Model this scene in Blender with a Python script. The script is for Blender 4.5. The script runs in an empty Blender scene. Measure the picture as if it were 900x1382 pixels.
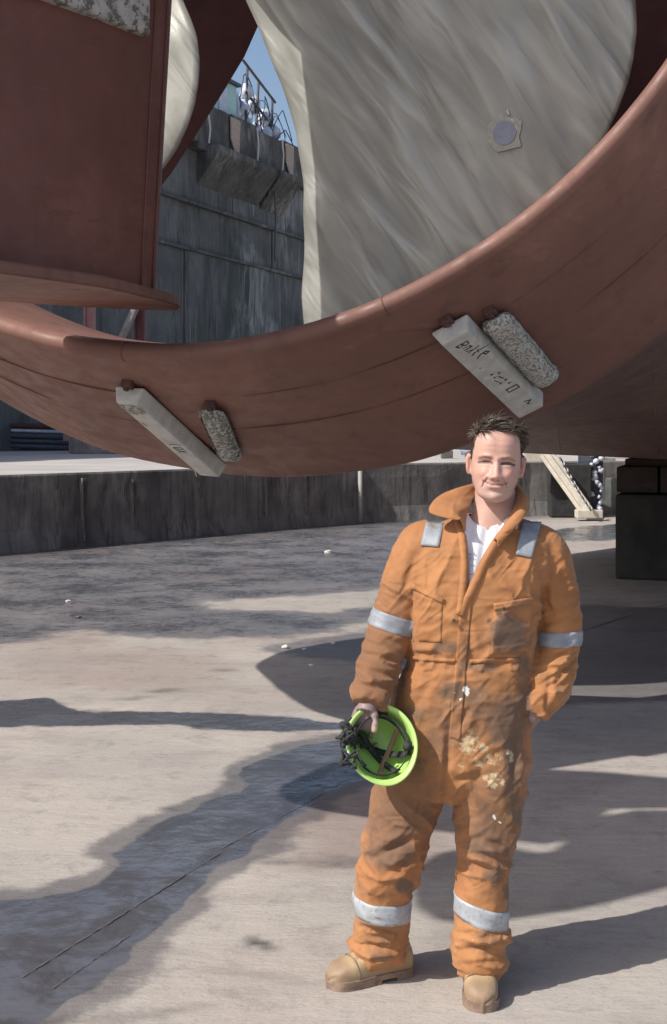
import bpy, bmesh, math, random
import numpy as np
from mathutils import Vector, Matrix
from mathutils.bvhtree import BVHTree
random.seed(7); RNG = np.random.RandomState(11)
SC = bpy.context.scene
COL = SC.collection

# ------------------------------------------------------------------ camera
EYE = 1.76; FPX = 1800.0; CX = 450.0; HY = 580.0       # camera height; focal length, centre and horizon in photo pixels
cam = bpy.data.cameras.new("camera"); camo = bpy.data.objects.new("camera", cam); COL.objects.link(camo)
camo.location = (0, 0, EYE); camo.rotation_euler = (math.radians(90), 0, 0)
cam.sensor_fit = 'AUTO'; cam.sensor_width = 36; cam.lens = FPX / 1382 * 36
cam.shift_y = -(691 - HY) / 1382
cam.clip_start = 0.05; cam.clip_end = 3000
SC.camera = camo
# ------------------------------------------------------------------ sky and sun
SUN_EL = math.radians(44.5); SUN_H = Vector((-math.sin(math.radians(60)), -math.cos(math.radians(60))))   # horizontal direction towards the sun
w = bpy.data.worlds.new("World"); SC.world = w; w.use_nodes = True
nt = w.node_tree; nt.nodes.clear()
sky = nt.nodes.new('ShaderNodeTexSky'); sky.sky_type = 'NISHITA'; sky.sun_disc = False
sky.sun_elevation = SUN_EL; sky.sun_rotation = math.atan2(SUN_H.x, SUN_H.y)
sky.air_density = 1.0; sky.dust_density = 2.5; sky.ozone_density = 1.0
bg = nt.nodes.new('ShaderNodeBackground'); bg.inputs[1].default_value = 0.12
out = nt.nodes.new('ShaderNodeOutputWorld')
nt.links.new(sky.outputs[0], bg.inputs[0]); nt.links.new(bg.outputs[0], out.inputs[0])
sl = bpy.data.lights.new("sun", 'SUN'); sl.energy = 3.9; sl.angle = math.radians(0.5); sl.color = (1.0, 0.955, 0.88)
so = bpy.data.objects.new("sun", sl); COL.objects.link(so)
tosun = Vector((SUN_H.x * math.cos(SUN_EL), SUN_H.y * math.cos(SUN_EL), math.sin(SUN_EL)))
so.rotation_euler = tosun.to_track_quat('Z', 'Y').to_euler(); so.location = tosun * 50
SC.view_settings.view_transform = 'Standard'; SC.view_settings.look = 'None'
SC.view_settings.exposure = 0.3; SC.view_settings.gamma = 1.0

# ------------------------------------------------------------------ helpers
def PX(x, y, d):
    "point at depth d metres on the sight line of photo pixel (x, y)"
    return Vector(((x - CX) / FPX * d, d, EYE - (y - HY) / FPX * d))
def GP(x, y):
    "ground point under photo pixel"
    return PX(x, y, EYE * FPX / (y - HY))

def mesh(name, V, F, mat=None, parent=None, smooth=False, mats=None, fm=None):
    "ONE mesh object; V in world coordinates, stored relative to its root"
    base = Vector((0, 0, 0)); p = parent
    while p is not None:
        base += p.location; p = p.parent
    me = bpy.data.meshes.new(name)
    me.from_pydata([(v[0] - base.x, v[1] - base.y, v[2] - base.z) for v in V], [], [tuple(f) for f in F])
    o = bpy.data.objects.new(name, me); COL.objects.link(o)
    if parent is not None: o.parent = parent
    for m in (mats or ([mat] if mat else [])): me.materials.append(m)
    if fm is not None: me.polygons.foreach_set('material_index', fm)
    if smooth: me.polygons.foreach_set('use_smooth', [True] * len(me.polygons))
    me.update()
    return o
def tag(o, label=None, cat=None, group=None, kind=None):
    if label: o['label'] = label
    if cat: o['category'] = cat
    if group: o['group'] = group
    if kind: o['kind'] = kind
    return o
def thing(name, label, cat, loc, group=None):
    o = bpy.data.objects.new(name, None); COL.objects.link(o); o.location = loc; o.empty_display_size = .2
    return tag(o, label, cat, group)
class MB:
    def __init__(s): s.V = []; s.F = []; s.M = []
    def add(s, V, F, m=0):
        n = len(s.V); s.V += [tuple(v) for v in V]; s.F += [tuple(i + n for i in f) for f in F]; s.M += [m] * len(F); return s
    def box(s, c, sx, sy, sz, ux=(1, 0, 0), uz=(0, 0, 1), m=0, bev=0.0):
        ux = Vector(ux).normalized(); uz = Vector(uz).normalized(); uy = uz.cross(ux).normalized(); uz = ux.cross(uy)
        c = Vector(c)
        if bev <= 0:
            V = [c + ux * (a * sx / 2) + uy * (b * sy / 2) + uz * (e * sz / 2) for e in (-1, 1) for b in (-1, 1) for a in (-1, 1)]
            return s.add(V, [(0, 2, 3, 1), (4, 5, 7, 6), (0, 1, 5, 4), (2, 6, 7, 3), (0, 4, 6, 2), (1, 3, 7, 5)], m)
        bm = bmesh.new(); bmesh.ops.create_cube(bm, size=1)
        for v in bm.verts: v.co = Vector((v.co.x * sx, v.co.y * sy, v.co.z * sz))
        bmesh.ops.bevel(bm, geom=bm.edges[:], offset=bev, segments=2, affect='EDGES', profile=.6)
        bm.verts.ensure_lookup_table()
        V = [c + ux * v.co.x + uy * v.co.y + uz * v.co.z for v in bm.verts]; F = [[v.index for v in f.verts] for f in bm.faces]
        bm.free(); return s.add(V, F, m)
    def tube(s, pts, r, n=8, m=0, caps=True):
        pts = [Vector(p) for p in pts]; rr = r if hasattr(r, '__len__') else [r] * len(pts)
        V = []; F = []; prev = None
        for i, p in enumerate(pts):
            t = (pts[min(i + 1, len(pts) - 1)] - pts[max(i - 1, 0)]).normalized()
            if prev is None: u = t.orthogonal().normalized()
            else:
                u = prev - t * prev.dot(t); u = u.normalized() if u.length > 1e-6 else t.orthogonal().normalized()
            prev = u; v = t.cross(u)
            for k in range(n):
                a = 2 * math.pi * k / n; V.append(p + (u * math.cos(a) + v * math.sin(a)) * rr[i])
        for i in range(len(pts) - 1):
            for k in range(n):
                F.append((i * n + k, i * n + (k + 1) % n, (i + 1) * n + (k + 1) % n, (i + 1) * n + k))
        if caps: F.append(tuple(range(n - 1, -1, -1))); F.append(tuple(range((len(pts) - 1) * n, len(pts) * n)))
        return s.add(V, F, m)
    def prism(s, poly, off, m=0):
        "polygon (3-D points) extruded by the vector off"
        n = len(poly); V = [Vector(p) for p in poly]; off = Vector(off); V += [p + off for p in V]
        F = [tuple(range(n)), tuple(range(2 * n - 1, n - 1, -1))] + [(i, i + n, (i + 1) % n + n, (i + 1) % n) for i in range(n)]
        return s.add(V, F, m)
    def build(s, name, mat, parent=None, smooth=False, mats=None):
        o = mesh(name, s.V, s.F, mat, parent, smooth, mats, s.M if mats else None)
        bm = bmesh.new(); bm.from_mesh(o.data); bmesh.ops.recalc_face_normals(bm, faces=bm.faces[:]); bm.to_mesh(o.data); bm.free()
        return o
def smooth_angle(o, deg=35):
    me = o.data; me.polygons.foreach_set('use_smooth', [True] * len(me.polygons))
    bm = bmesh.new(); bm.from_mesh(me)
    for e in bm.edges:
        if len(e.link_faces) == 2 and e.calc_face_angle(0) > math.radians(deg): e.smooth = False
    bm.to_mesh(me); bm.free()

def vnoise(P, seed=0):
    "value noise in -1..1 at the points P (n,3)"
    P = np.asarray(P, float); I = np.floor(P).astype(np.int64); f = P - I; f = f * f * f * (f * (f * 6 - 15) + 10)
    def h(x, y, z):
        n = (x * 374761393 + y * 668265263 + z * 1274126177 + seed * 974711) & 0x7fffffff
        n = ((n ^ (n >> 13)) * 1103515245 + 12345) & 0x7fffffff
        n = ((n ^ (n >> 16)) * 69069 + 1) & 0x7fffffff
        return n / 0x3fffffff - 1.0
    r = 0
    for dx in (0, 1):
        for dy in (0, 1):
            for dz in (0, 1):
                wgt = (f[:, 0] if dx else 1 - f[:, 0]) * (f[:, 1] if dy else 1 - f[:, 1]) * (f[:, 2] if dz else 1 - f[:, 2])
                r = r + wgt * h(I[:, 0] + dx, I[:, 1] + dy, I[:, 2] + dz)
    return r
def fbm(P, oct=3, seed=0):
    r = 0; a = 1; t = 0
    for k in range(oct):
        r = r + a * vnoise(np.asarray(P) * 2 ** k, seed + k * 17); t += a; a *= .5
    return r / t
def sstep(a, b, x): t = np.clip((x - a) / (b - a), 0, 1); return t * t * (3 - 2 * t)
def attr(o, name, vals):
    a = o.data.attributes.new(name, 'FLOAT', 'POINT'); a.data.foreach_set('value', np.asarray(vals, np.float32))
def cattr(o, name, rgb):
    a = o.data.attributes.new(name, 'FLOAT_COLOR', 'POINT')
    c = np.ones((len(rgb), 4), np.float32); c[:, :3] = rgb; a.data.foreach_set('color', c.ravel())
def getv(me):
    a = np.empty(len(me.vertices) * 3); me.vertices.foreach_get('co', a); return a.reshape(-1, 3)
def getn(me):
    a = np.empty(len(me.vertices) * 3); me.vertices.foreach_get('normal', a); return a.reshape(-1, 3)

# ------------------------------------------------------------------ materials
class NT:
    def __init__(s, name):
        s.m = bpy.data.materials.new(name); s.m.use_nodes = True; s.t = s.m.node_tree
        s.b = s.t.nodes['Principled BSDF']; s.tc = s.t.nodes.new('ShaderNodeTexCoord')
    def set(s, sock, v):
        if isinstance(v, bpy.types.NodeSocket): s.t.links.new(v, sock)
        elif hasattr(v, '__len__') and len(v) == 3 and sock.type == 'RGBA': sock.default_value = (*v, 1)
        else: sock.default_value = v
    def p(s, key, v): s.set(s.b.inputs[key], v); return s
    def map(s, scale=(1, 1, 1), rot=(0, 0, 0)):
        n = s.t.nodes.new('ShaderNodeMapping'); s.t.links.new(s.tc.outputs['Object'], n.inputs[0])
        n.inputs['Scale'].default_value = scale; n.inputs['Rotation'].default_value = rot; return n.outputs[0]
    def skew(s, along, fa, fp):
        "coordinates stretched along a direction of the x-z plane"
        a = Vector(along); p = Vector((-a.z, 0, a.x)); r = []
        for v, f in ((a, fa), (p, fp), (Vector((0, 1, 0)), fp * .3)):
            d = s.t.nodes.new('ShaderNodeVectorMath'); d.operation = 'DOT_PRODUCT'; s.t.links.new(s.tc.outputs['Object'], d.inputs[0]); d.inputs[1].default_value = v * f; r.append(d.outputs['Value'])
        c = s.t.nodes.new('ShaderNodeCombineXYZ')
        for i in range(3): s.t.links.new(r[i], c.inputs[i])
        return c.outputs[0]
    def noise(s, scale, detail=4, rough=.55, vec=None, dist=0.0):
        n = s.t.nodes.new('ShaderNodeTexNoise'); n.inputs['Scale'].default_value = scale; n.inputs['Detail'].default_value = detail
        n.inputs['Roughness'].default_value = rough; n.inputs['Distortion'].default_value = dist
        s.t.links.new(vec if vec is not None else s.tc.outputs['Object'], n.inputs['Vector']); return n.outputs[0]
    def vor(s, scale, vec=None):
        n = s.t.nodes.new('ShaderNodeTexVoronoi'); n.inputs['Scale'].default_value = scale
        s.t.links.new(vec if vec is not None else s.tc.outputs['Object'], n.inputs['Vector']); return n.outputs[0]
    def ramp(s, fac, lo, hi, a=0.0, b=1.0):
        n = s.t.nodes.new('ShaderNodeMapRange'); n.interpolation_type = 'SMOOTHSTEP'
        s.set(n.inputs[0], fac); n.inputs[1].default_value = lo; n.inputs[2].default_value = hi; n.inputs[3].default_value = a; n.inputs[4].default_value = b
        return n.outputs[0]
    def math(s, op, a, b=0.0):
        n = s.t.nodes.new('ShaderNodeMath'); n.operation = op; s.set(n.inputs[0], a); s.set(n.inputs[1], b); return n.outputs[0]
    def mix(s, f, a, b, mode='MIX'):
        n = s.t.nodes.new('ShaderNodeMix'); n.data_type = 'RGBA'; n.blend_type = mode
        s.set(n.inputs[0], f); s.set(n.inputs[6], a); s.set(n.inputs[7], b); return n.outputs[2]
    def at(s, name, color=False):
        n = s.t.nodes.new('ShaderNodeAttribute'); n.attribute_name = name; return n.outputs[0 if color else 2]
    def bump(s, h, strength=.3, dist=.01, prev=None):
        n = s.t.nodes.new('ShaderNodeBump'); s.set(n.inputs['Strength'], strength); n.inputs['Distance'].default_value = dist
        s.set(n.inputs['Height'], h)
        if prev is not None: s.t.links.new(prev, n.inputs['Normal'])
        s.t.links.new(n.outputs[0], s.b.inputs['Normal']); return n.outputs[0]
def simple(name, c1, c2=None, rough=.7, scale=6, bump=.2, bscale=40, metal=0.0, stretch=None, dist=.004):
    n = NT(name); c2 = c2 or tuple(x * .7 for x in c1)
    v = n.map(stretch) if stretch else None
    n.p('Base Color', n.mix(n.ramp(n.noise(scale, 5, .6, v), .35, .65), c1, c2)); n.p('Roughness', rough); n.p('Metallic', metal)
    if bump: n.bump(n.noise(bscale, 4, .6, v), bump, dist)
    return n.m

# red anti-fouling paint
def paint(name, c1, c2, rough=.6, dark=(.05, .03, .028)):
    n = NT(name)
    col = n.mix(n.ramp(n.noise(1.1, 5, .6), .36, .66), c1, c2)
    streak = n.noise(3.0, 5, .65, n.map((3.0, 3.0, .35)))
    col = n.mix(n.ramp(streak, .52, .78, 0, .45), col, dark)
    chalk = n.noise(5.0, 6, .7, n.map((.5, .5, 3.0)))
    col = n.mix(n.ramp(chalk, .58, .8, 0, .35), col, tuple(min(1, x * 1.6 + .04) for x in c1))
    col = n.mix(n.ramp(n.noise(.8, 7, .7, None, .8), .54, .60, 0, .30), col, tuple(x * 1.35 + .012 for x in c1))
    col = n.mix(n.ramp(n.noise(2.6, 8, .8, n.map((.4, .4, 2.2)), 1.0), .6, .64, 0, .35), col, tuple(x * .55 for x in c2))
    col = n.mix(n.ramp(n.noise(26, 4, .8), .66, .72, 0, .5), col, tuple(x * .5 for x in c2))
    n.p('Base Color', col); n.p('Roughness', n.ramp(n.noise(9, 4), .3, .7, rough - .1, rough + .15))
    b = n.bump(n.noise(2.2, 3), .18, .03); n.bump(n.noise(60, 3), .15, .004, b)
    return n.m
M_NOZ = paint('nozzle_paint', (.205, .101, .079), (.16, .077, .061))
M_RUD = paint('rudder_paint', (.19, .08, .064), (.15, .062, .051), dark=(.10, .062, .042))
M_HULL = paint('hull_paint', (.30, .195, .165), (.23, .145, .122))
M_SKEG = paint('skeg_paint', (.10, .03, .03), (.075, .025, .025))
M_WELD = paint('weld_paint', (.15, .07, .05), (.11, .055, .04))

R57 = math.radians(56)
def blade_mat():
    n = NT('polished_bronze')
    rip = n.noise(1.0, 2, .45, n.skew((math.cos(R57), 0, -math.sin(R57)), 1.5, 8.5), .55)
    base = n.mix(n.ramp(rip, .3, .72), (.29, .29, .265), (.44, .435, .40))
    blot = n.noise(1.6, 5, .65)
    base = n.mix(n.ramp(blot, .5, .75, 0, .5), base, (.22, .225, .21))
    scr = n.noise(1.0, 5, .7, n.skew((math.cos(R57), 0, -math.sin(R57)), 2.5, 26))
    base = n.mix(n.ramp(scr, .6, .8, 0, .10), base, (.19, .195, .185))
    n.p('Base Color', base); n.p('Metallic', .25); n.p('Roughness', n.ramp(rip, .3, .7, .5, .34))
    b = n.bump(rip, .75, .04); n.bump(n.noise(38, 4), .12, .004, b)
    return n.m
M_BLADE = blade_mat()
M_PLUG = simple('plug_blue_grey', (.30, .33, .42), (.26, .29, .37), .55, 20, .05)
M_PATCH = simple('plug_filler', (.47, .47, .41), (.38, .38, .34), .7, 40, .3, 80)

def zinc_mat(name, lichen, crust):
    n = NT(name)
    c = n.mix(n.ramp(n.noise(14, 5), .35, .65), (.52, .52, .50), (.42, .42, .41))
    sp = n.noise(crust, 6, .75)
    c = n.mix(n.ramp(sp, .5 - lichen * .12, .56 - lichen * .12, 0, 1), c, (.15, .15, .135)) if lichen else c
    n.p('Base Color', c); n.p('Roughness', .8)
    n.bump(sp, .55 if lichen else .15, .012)
    return n.m
M_ZINC = zinc_mat('clean_zinc', 0, 40)
M_ZINC_CRUST = zinc_mat('crusted_zinc', .1, 75)
M_ZINC_MOSS = zinc_mat('mossy_zinc', .4, 46)
M_INK = simple('black_ink', (.03, .03, .03), (.06, .06, .055), .8, 60, 0)
M_BRKT = simple('bracket_steel', (.10, .045, .04), (.06, .03, .028), .7, 20, .2)

def floor_mat():
    n = NT('dock_concrete')
    dry = n.mix(n.ramp(n.noise(.55, 6, .6), .3, .7), (.44, .395, .355), (.35, .325, .30))
    dry = n.mix(n.ramp(n.noise(1.5, 7, .7, n.map((.9, 1.2, 1), (0, 0, .25))), .46, .7, 0, .75), dry, (.30, .265, .25))
    dry = n.mix(n.ramp(n.noise(.9, 7, .7), .55, .75, 0, .6), dry, (.52, .47, .42))
    dry = n.mix(n.ramp(n.noise(.42, 4, .5), .5, .72, 0, .55), dry, (.36, .265, .24))
    fine = n.noise(4.5, 9, .78, None, .4)
    dry = n.mix(n.ramp(fine, .5, .68, 0, .6), dry, (.22, .205, .19))
    dry = n.mix(n.ramp(n.noise(55, 5, .75), .53, .72, 0, .6), dry, (.19, .18, .17))
    dry = n.mix(n.ramp(n.noise(46, 3, .7), .66, .74, 0, .5), dry, (.6, .57, .52))
    rust = n.at('rust'); dry = n.mix(n.math('MULTIPLY', rust, .8), dry, (.20, .12, .10))
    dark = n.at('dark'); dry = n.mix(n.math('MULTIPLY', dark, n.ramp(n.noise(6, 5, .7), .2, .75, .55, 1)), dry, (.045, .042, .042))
    damp = n.ramp(n.math('ADD', n.at('damp'), n.math('MULTIPLY', n.math('SUBTRACT', n.noise(4, 8, .75), .5), 1.1)), .34, .72)
    wsum = n.math('ADD', n.math('MULTIPLY', n.math('SUBTRACT', n.noise(1.3, 5, .6), .5), .55), n.math('MULTIPLY', n.math('SUBTRACT', n.noise(9, 7, .75), .5), .6))
    wet = n.ramp(n.math('ADD', n.at('wet'), wsum), .40, .66)
    film0 = n.noise(2.8, 8, .72, None, .8)
    c = n.mix(n.math('MULTIPLY', damp, .8), dry, n.mix(1.0, dry, (.36, .375, .43), 'MULTIPLY'))
    c = n.mix(n.math('MULTIPLY', wet, .85), c, n.mix(n.ramp(film0, .36, .62), (.045, .045, .052), (.105, .112, .138)))  # bluish sky sheen painted into the wet film's colour
    n.p('Base Color', c)
    r = n.math('SUBTRACT', .88, n.math('MULTIPLY', damp, .38)); film = n.ramp(film0, .40, .56, .34, .04)
    f = n.t.nodes.new('ShaderNodeMix'); n.set(f.inputs[0], wet); n.set(f.inputs[2], r); n.set(f.inputs[3], film)
    n.p('Roughness', f.outputs[0]); n.p('Specular IOR Level', n.math('ADD', .4, n.math('MULTIPLY', wet, .5)))
    keep = n.math('SUBTRACT', 1.0, n.math('MULTIPLY', wet, .8))
    b = n.bump(n.noise(11, 3, .5), n.math('MULTIPLY', wet, .34), .02); b = n.bump(n.noise(7, 6, .65, n.map((.5, 1.3, 1))), n.math('MULTIPLY', keep, .5), .03, b)
    n.bump(n.noise(60, 5, .7), n.math('MULTIPLY', keep, .45), .006, b)
    return n.m
M_FLOOR = floor_mat()

def wall_mat(name, c1, c2, streak, lime, sc=1.0, alg=(.04, .05, .045)):
    n = NT(name)
    c = n.mix(n.ramp(n.noise(.9 * sc, 6, .65), .35, .68), c1, c2)
    st = n.noise(1.5 * sc, 7, .72, n.map((1.6, 1.6, .22)), .8)
    c = n.mix(n.ramp(st, .45, .7, 0, .7), c, streak)
    c = n.mix(n.ramp(n.noise(.5 * sc, 5, .6, n.map((1, 1, .5))), .5, .68, 0, .8), c, alg)
    c = n.mix(n.ramp(n.noise(1.5 * sc, 5, .7, n.map((2.2, 2.2, .2))), .6, .74, 0, .75), c, lime)
    c = n.mix(n.math('MULTIPLY', n.ramp(n.noise(.38 * sc, 3, .5), .5, .6), n.ramp(n.noise(2.2 * sc, 8, .75, n.map((1.3, 1.3, .35)), 1.0), .42, .62, 0, .7)), c, lime)
    c = n.mix(n.ramp(n.noise(3.5 * sc, 8, .75, n.map((1.8, 1.8, .16)), 1.2), .54, .64, 0, .8), c, streak)
    n.p('Base Color', c); n.p('Roughness', .85); n.bump(n.noise(7 * sc, 6, .7), .4, .03)
    return n.m
M_WALL = wall_mat('old_dock_concrete', (.165, .168, .16), (.09, .093, .09), (.028, .03, .03), (.38, .39, .38), .5)
M_PARA = wall_mat('parapet_concrete', (.125, .12, .112), (.07, .068, .065), (.028, .028, .026), (.3, .29, .27), .7, (.055, .055, .05))
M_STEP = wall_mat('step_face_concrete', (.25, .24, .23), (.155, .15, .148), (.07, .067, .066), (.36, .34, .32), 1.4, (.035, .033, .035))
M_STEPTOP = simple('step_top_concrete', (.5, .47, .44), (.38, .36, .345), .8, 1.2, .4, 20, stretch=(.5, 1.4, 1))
M_BEIGE = simple('beige_patch', (.48, .38, .30), (.40, .32, .26), .8, 8, .1)

# =================================================================== GROUND
def sdf_poly(P, poly):
    "signed distance (negative inside) of 2-D points to a polygon"
    poly = np.array(poly); n = len(poly); d = np.full(len(P), 1e9); ins = np.zeros(len(P), bool)
    for i in range(n):
        a = poly[i]; b = poly[(i + 1) % n]; ab = b - a
        t = np.clip(((P - a) @ ab) / (ab @ ab), 0, 1); q = P - a - t[:, None] * ab
        d = np.minimum(d, np.hypot(q[:, 0], q[:, 1]))
        c = (a[1] > P[:, 1]) != (b[1] > P[:, 1])
        with np.errstate(divide='ignore', invalid='ignore'):
            xi = (b[0] - a[0]) * (P[:, 1] - a[1]) / (b[1] - a[1]) + a[0]
        ins ^= c & (P[:, 0] < xi)
    return np.where(ins, -d, d)
def gpoly(pts): return [(GP(x, y).x, GP(x, y).y) for x, y in pts]
def build_ground():
    us = np.concatenate([np.linspace(-2.2, -.34, 26)[:-1], np.linspace(-.34, .34, 210), np.linspace(.34, 2.2, 26)[1:]])
    ds = np.concatenate([1.2 * (14 / 1.2) ** np.linspace(0, 1, 260), 14 * (420 / 14) ** np.linspace(0, 1, 150)[1:]])
    U, D = np.meshgrid(us, ds); X = U * D
    nu, nd = len(us), len(ds)
    V = np.c_[X.ravel(), D.ravel(), np.zeros(nu * nd)]
    idx = np.arange(nu * nd).reshape(nd, nu)
    F = np.stack([idx[:-1, :-1], idx[:-1, 1:], idx[1:, 1:], idx[1:, :-1]], -1).reshape(-1, 4)
    o = mesh('dock_floor', V, F.tolist(), M_FLOOR, None, True); tag(o, kind='structure')
    P = V[:, :2]; N3 = np.c_[P, np.zeros(len(P))]
    wob = P + .13 * np.c_[fbm(N3 * 2.6, 4, 3), fbm(N3 * 2.6, 4, 9)]
    def soft(poly, e): return 1 - sstep(-e, e, sdf_poly(wob, gpoly(poly)))
    gutter = [(-60, 1214), (60, 1206), (130, 1192), (168, 1172), (158, 1152), (195, 1122), (280, 1080), (330, 1050), (350, 1022), (400, 1006), (470, 996),
              (560, 990), (620, 1000), (560, 1040), (470, 1062), (420, 1090), (350, 1138), (270, 1200), (180, 1285), (90, 1360), (0, 1440), (-60, 1500)]
    line = [(-40, 950), (60, 944), (120, 957), (250, 961), (400, 967), (480, 974), (560, 976), (560, 986), (380, 986), (200, 981), (0, 979), (-40, 979)]
    far = [(-60, 742), (500, 698), (720, 694), (720, 740), (560, 790), (480, 800), (300, 806), (120, 812), (-60, 820)]
    mid = [(-60, 800), (300, 795), (560, 780), (560, 815), (470, 850), (380, 862), (200, 862), (110, 852), (60, 862), (-60, 884)]
    right = [(700, 815), (1000, 820), (1000, 935), (900, 952), (720, 956), (560, 900), (380, 886), (330, 872), (560, 840)]
    wet = np.maximum.reduce([soft(gutter, .09), soft(line, .08) * .8, soft(far, .8) * .52, soft(mid, .35) * .52])
    lit = [(280, 812), (520, 796), (560, 802), (450, 826), (300, 822)]
    wet = wet * (1 - .9 * soft(lit, .3))
    pud = [(740, 715), (850, 705), (838, 728), (760, 732)]
    wet = np.maximum(wet, soft(pud, .4))
    edge = [(x, y) for x, y in gutter]
    damp = np.maximum.reduce([1 - sstep(-.05, .30, sdf_poly(wob, gpoly(gutter))), soft(line, .16), soft(far, 1.2) * .9, soft(mid, .5) * .95, soft(right, .3) * .8])
    damp = damp * (1 - .95 * soft(lit, .3))
    rust = np.maximum.reduce([.5 * soft([(60, 860), (130, 845), (150, 870), (90, 890)], .3), .6 * soft([(380, 1085), (600, 1060), (600, 1170), (400, 1175)], .25),
                              .35 * soft([(0, 860), (300, 880), (300, 930), (0, 930)], .4), .4 * soft([(0, 1330), (60, 1320), (80, 1382), (0, 1400)], .08)])
    dark = np.zeros(len(P))
    for x, y, rx, ry, s in ((371, 1275, .055, .05, 1), (432, 1164, .10, .05, .5), (225, 933, .13, .06, .7), (190, 941, .15, .05, .6), (300, 903, .13, .06, .8), (440, 1166, .35, .06, .6),
                            (236, 1084, .04, .05, .5), (60, 1310, .3, .03, .5), (130, 795, .6, .1, .3), (330, 1318, .2, .05, .25), (160, 1370, .3, .04, .4), (640, 1075, .3, .07, .4)):
        g = GP(x, y); q = ((wob[:, 0] - g.x) / rx) ** 2 + ((wob[:, 1] - g.y) / ry) ** 2
        dark = np.maximum(dark, s * np.exp(-q * q))
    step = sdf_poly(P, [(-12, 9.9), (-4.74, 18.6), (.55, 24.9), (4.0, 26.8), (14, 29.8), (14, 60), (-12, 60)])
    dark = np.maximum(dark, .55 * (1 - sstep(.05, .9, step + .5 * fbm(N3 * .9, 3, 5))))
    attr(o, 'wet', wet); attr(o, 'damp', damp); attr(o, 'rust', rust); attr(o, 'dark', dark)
    # joints between the cast floor slabs, in the gutter
    def joint(pts, wd):
        g = [GP(x, y) for x, y in pts]; mb = MB(); L = []; R = []
        for i, p in enumerate(g):
            t = (g[min(i + 1, len(g) - 1)] - g[max(i - 1, 0)]).normalized(); q = Vector((-t.y, t.x, 0)) * wd * random.choice((.12, .5, .8, 1.0)) * random.uniform(.5, 1.0)
            L.append(p + q + Vector((0, 0, .004))); R.append(p - q + Vector((0, 0, .004)))
        n = len(g); mb.add(L + R, [(i, i + 1, n + i + 1, n + i) for i in range(n - 1)])
        mb.build('slab_joint', M_JOINT, o)
    def sub(a, b, n): return [(a[0] + (b[0] - a[0]) * i / n + random.uniform(-1.2, 1.2), a[1] + (b[1] - a[1]) * i / n) for i in range(n + 1)]
    joint(sub((30, 1320), (300, 1150), 40), .005); joint(sub((70, 1335), (175, 1263), 20), .004); joint(sub((300, 1146), (470, 1052), 12), .005)
    joint(sub((120, 805), (330, 786), 14), .012); joint(sub((540, 905), (720, 862), 8), .008); joint(sub((740, 866), (900, 816), 10), .012)
    base = mesh('ground', [(-500, -300, -.006), (500, -300, -.006), (500, 900, -.006), (-500, 900, -.006)], [(0, 1, 2, 3)], M_FLOOR); tag(base, kind='structure')
    return o
M_JOINT = simple('joint_mortar', (.13, .125, .125), (.07, .068, .068), .6, 20, 0)
floor = build_ground()
M_CHIP = simple('pale_chip', (.7, .68, .64), (.55, .53, .5), .8, 30, .2)
for i, (x, y, s, lab) in enumerate(((386, 875, .028, 'largest white stone chip lying on the grey damp floor'), (411, 877, .016, 'small white stone chip beside the largest chip on the floor'),
        (449, 869, .018, 'white stone chip farthest right of the three near the damp edge'), (420, 899, .016, 'lone white stone chip on the pale floor below the damp edge'),
        (106, 834, .022, 'dark little stone on the bluish damp floor'), (92, 812, .02, 'pale stone chip on the far wet floor at the left'),
        (443, 746, .04, 'white stone chip on the wet floor near the step wall'), (640, 860, .01, 'chip hidden behind the man'))[:7]):
    g = GP(x, y); bm = bmesh.new(); bmesh.ops.create_icosphere(bm, subdivisions=2, radius=s)
    for v in bm.verts: v.co = Vector((v.co.x * 1.3, v.co.y, v.co.z * .6)) * (1 + .25 * random.uniform(-1, 1)) + Vector((0, 0, s * .4))
    me = bpy.data.meshes.new('stone_chip'); bm.to_mesh(me); bm.free(); me.materials.append(M_CHIP if i != 4 else M_JOINT)
    o = bpy.data.objects.new('stone_chip', me); COL.objects.link(o); o.location = g; tag(o, lab, 'stone', 'stone chips on the dock floor')

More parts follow.
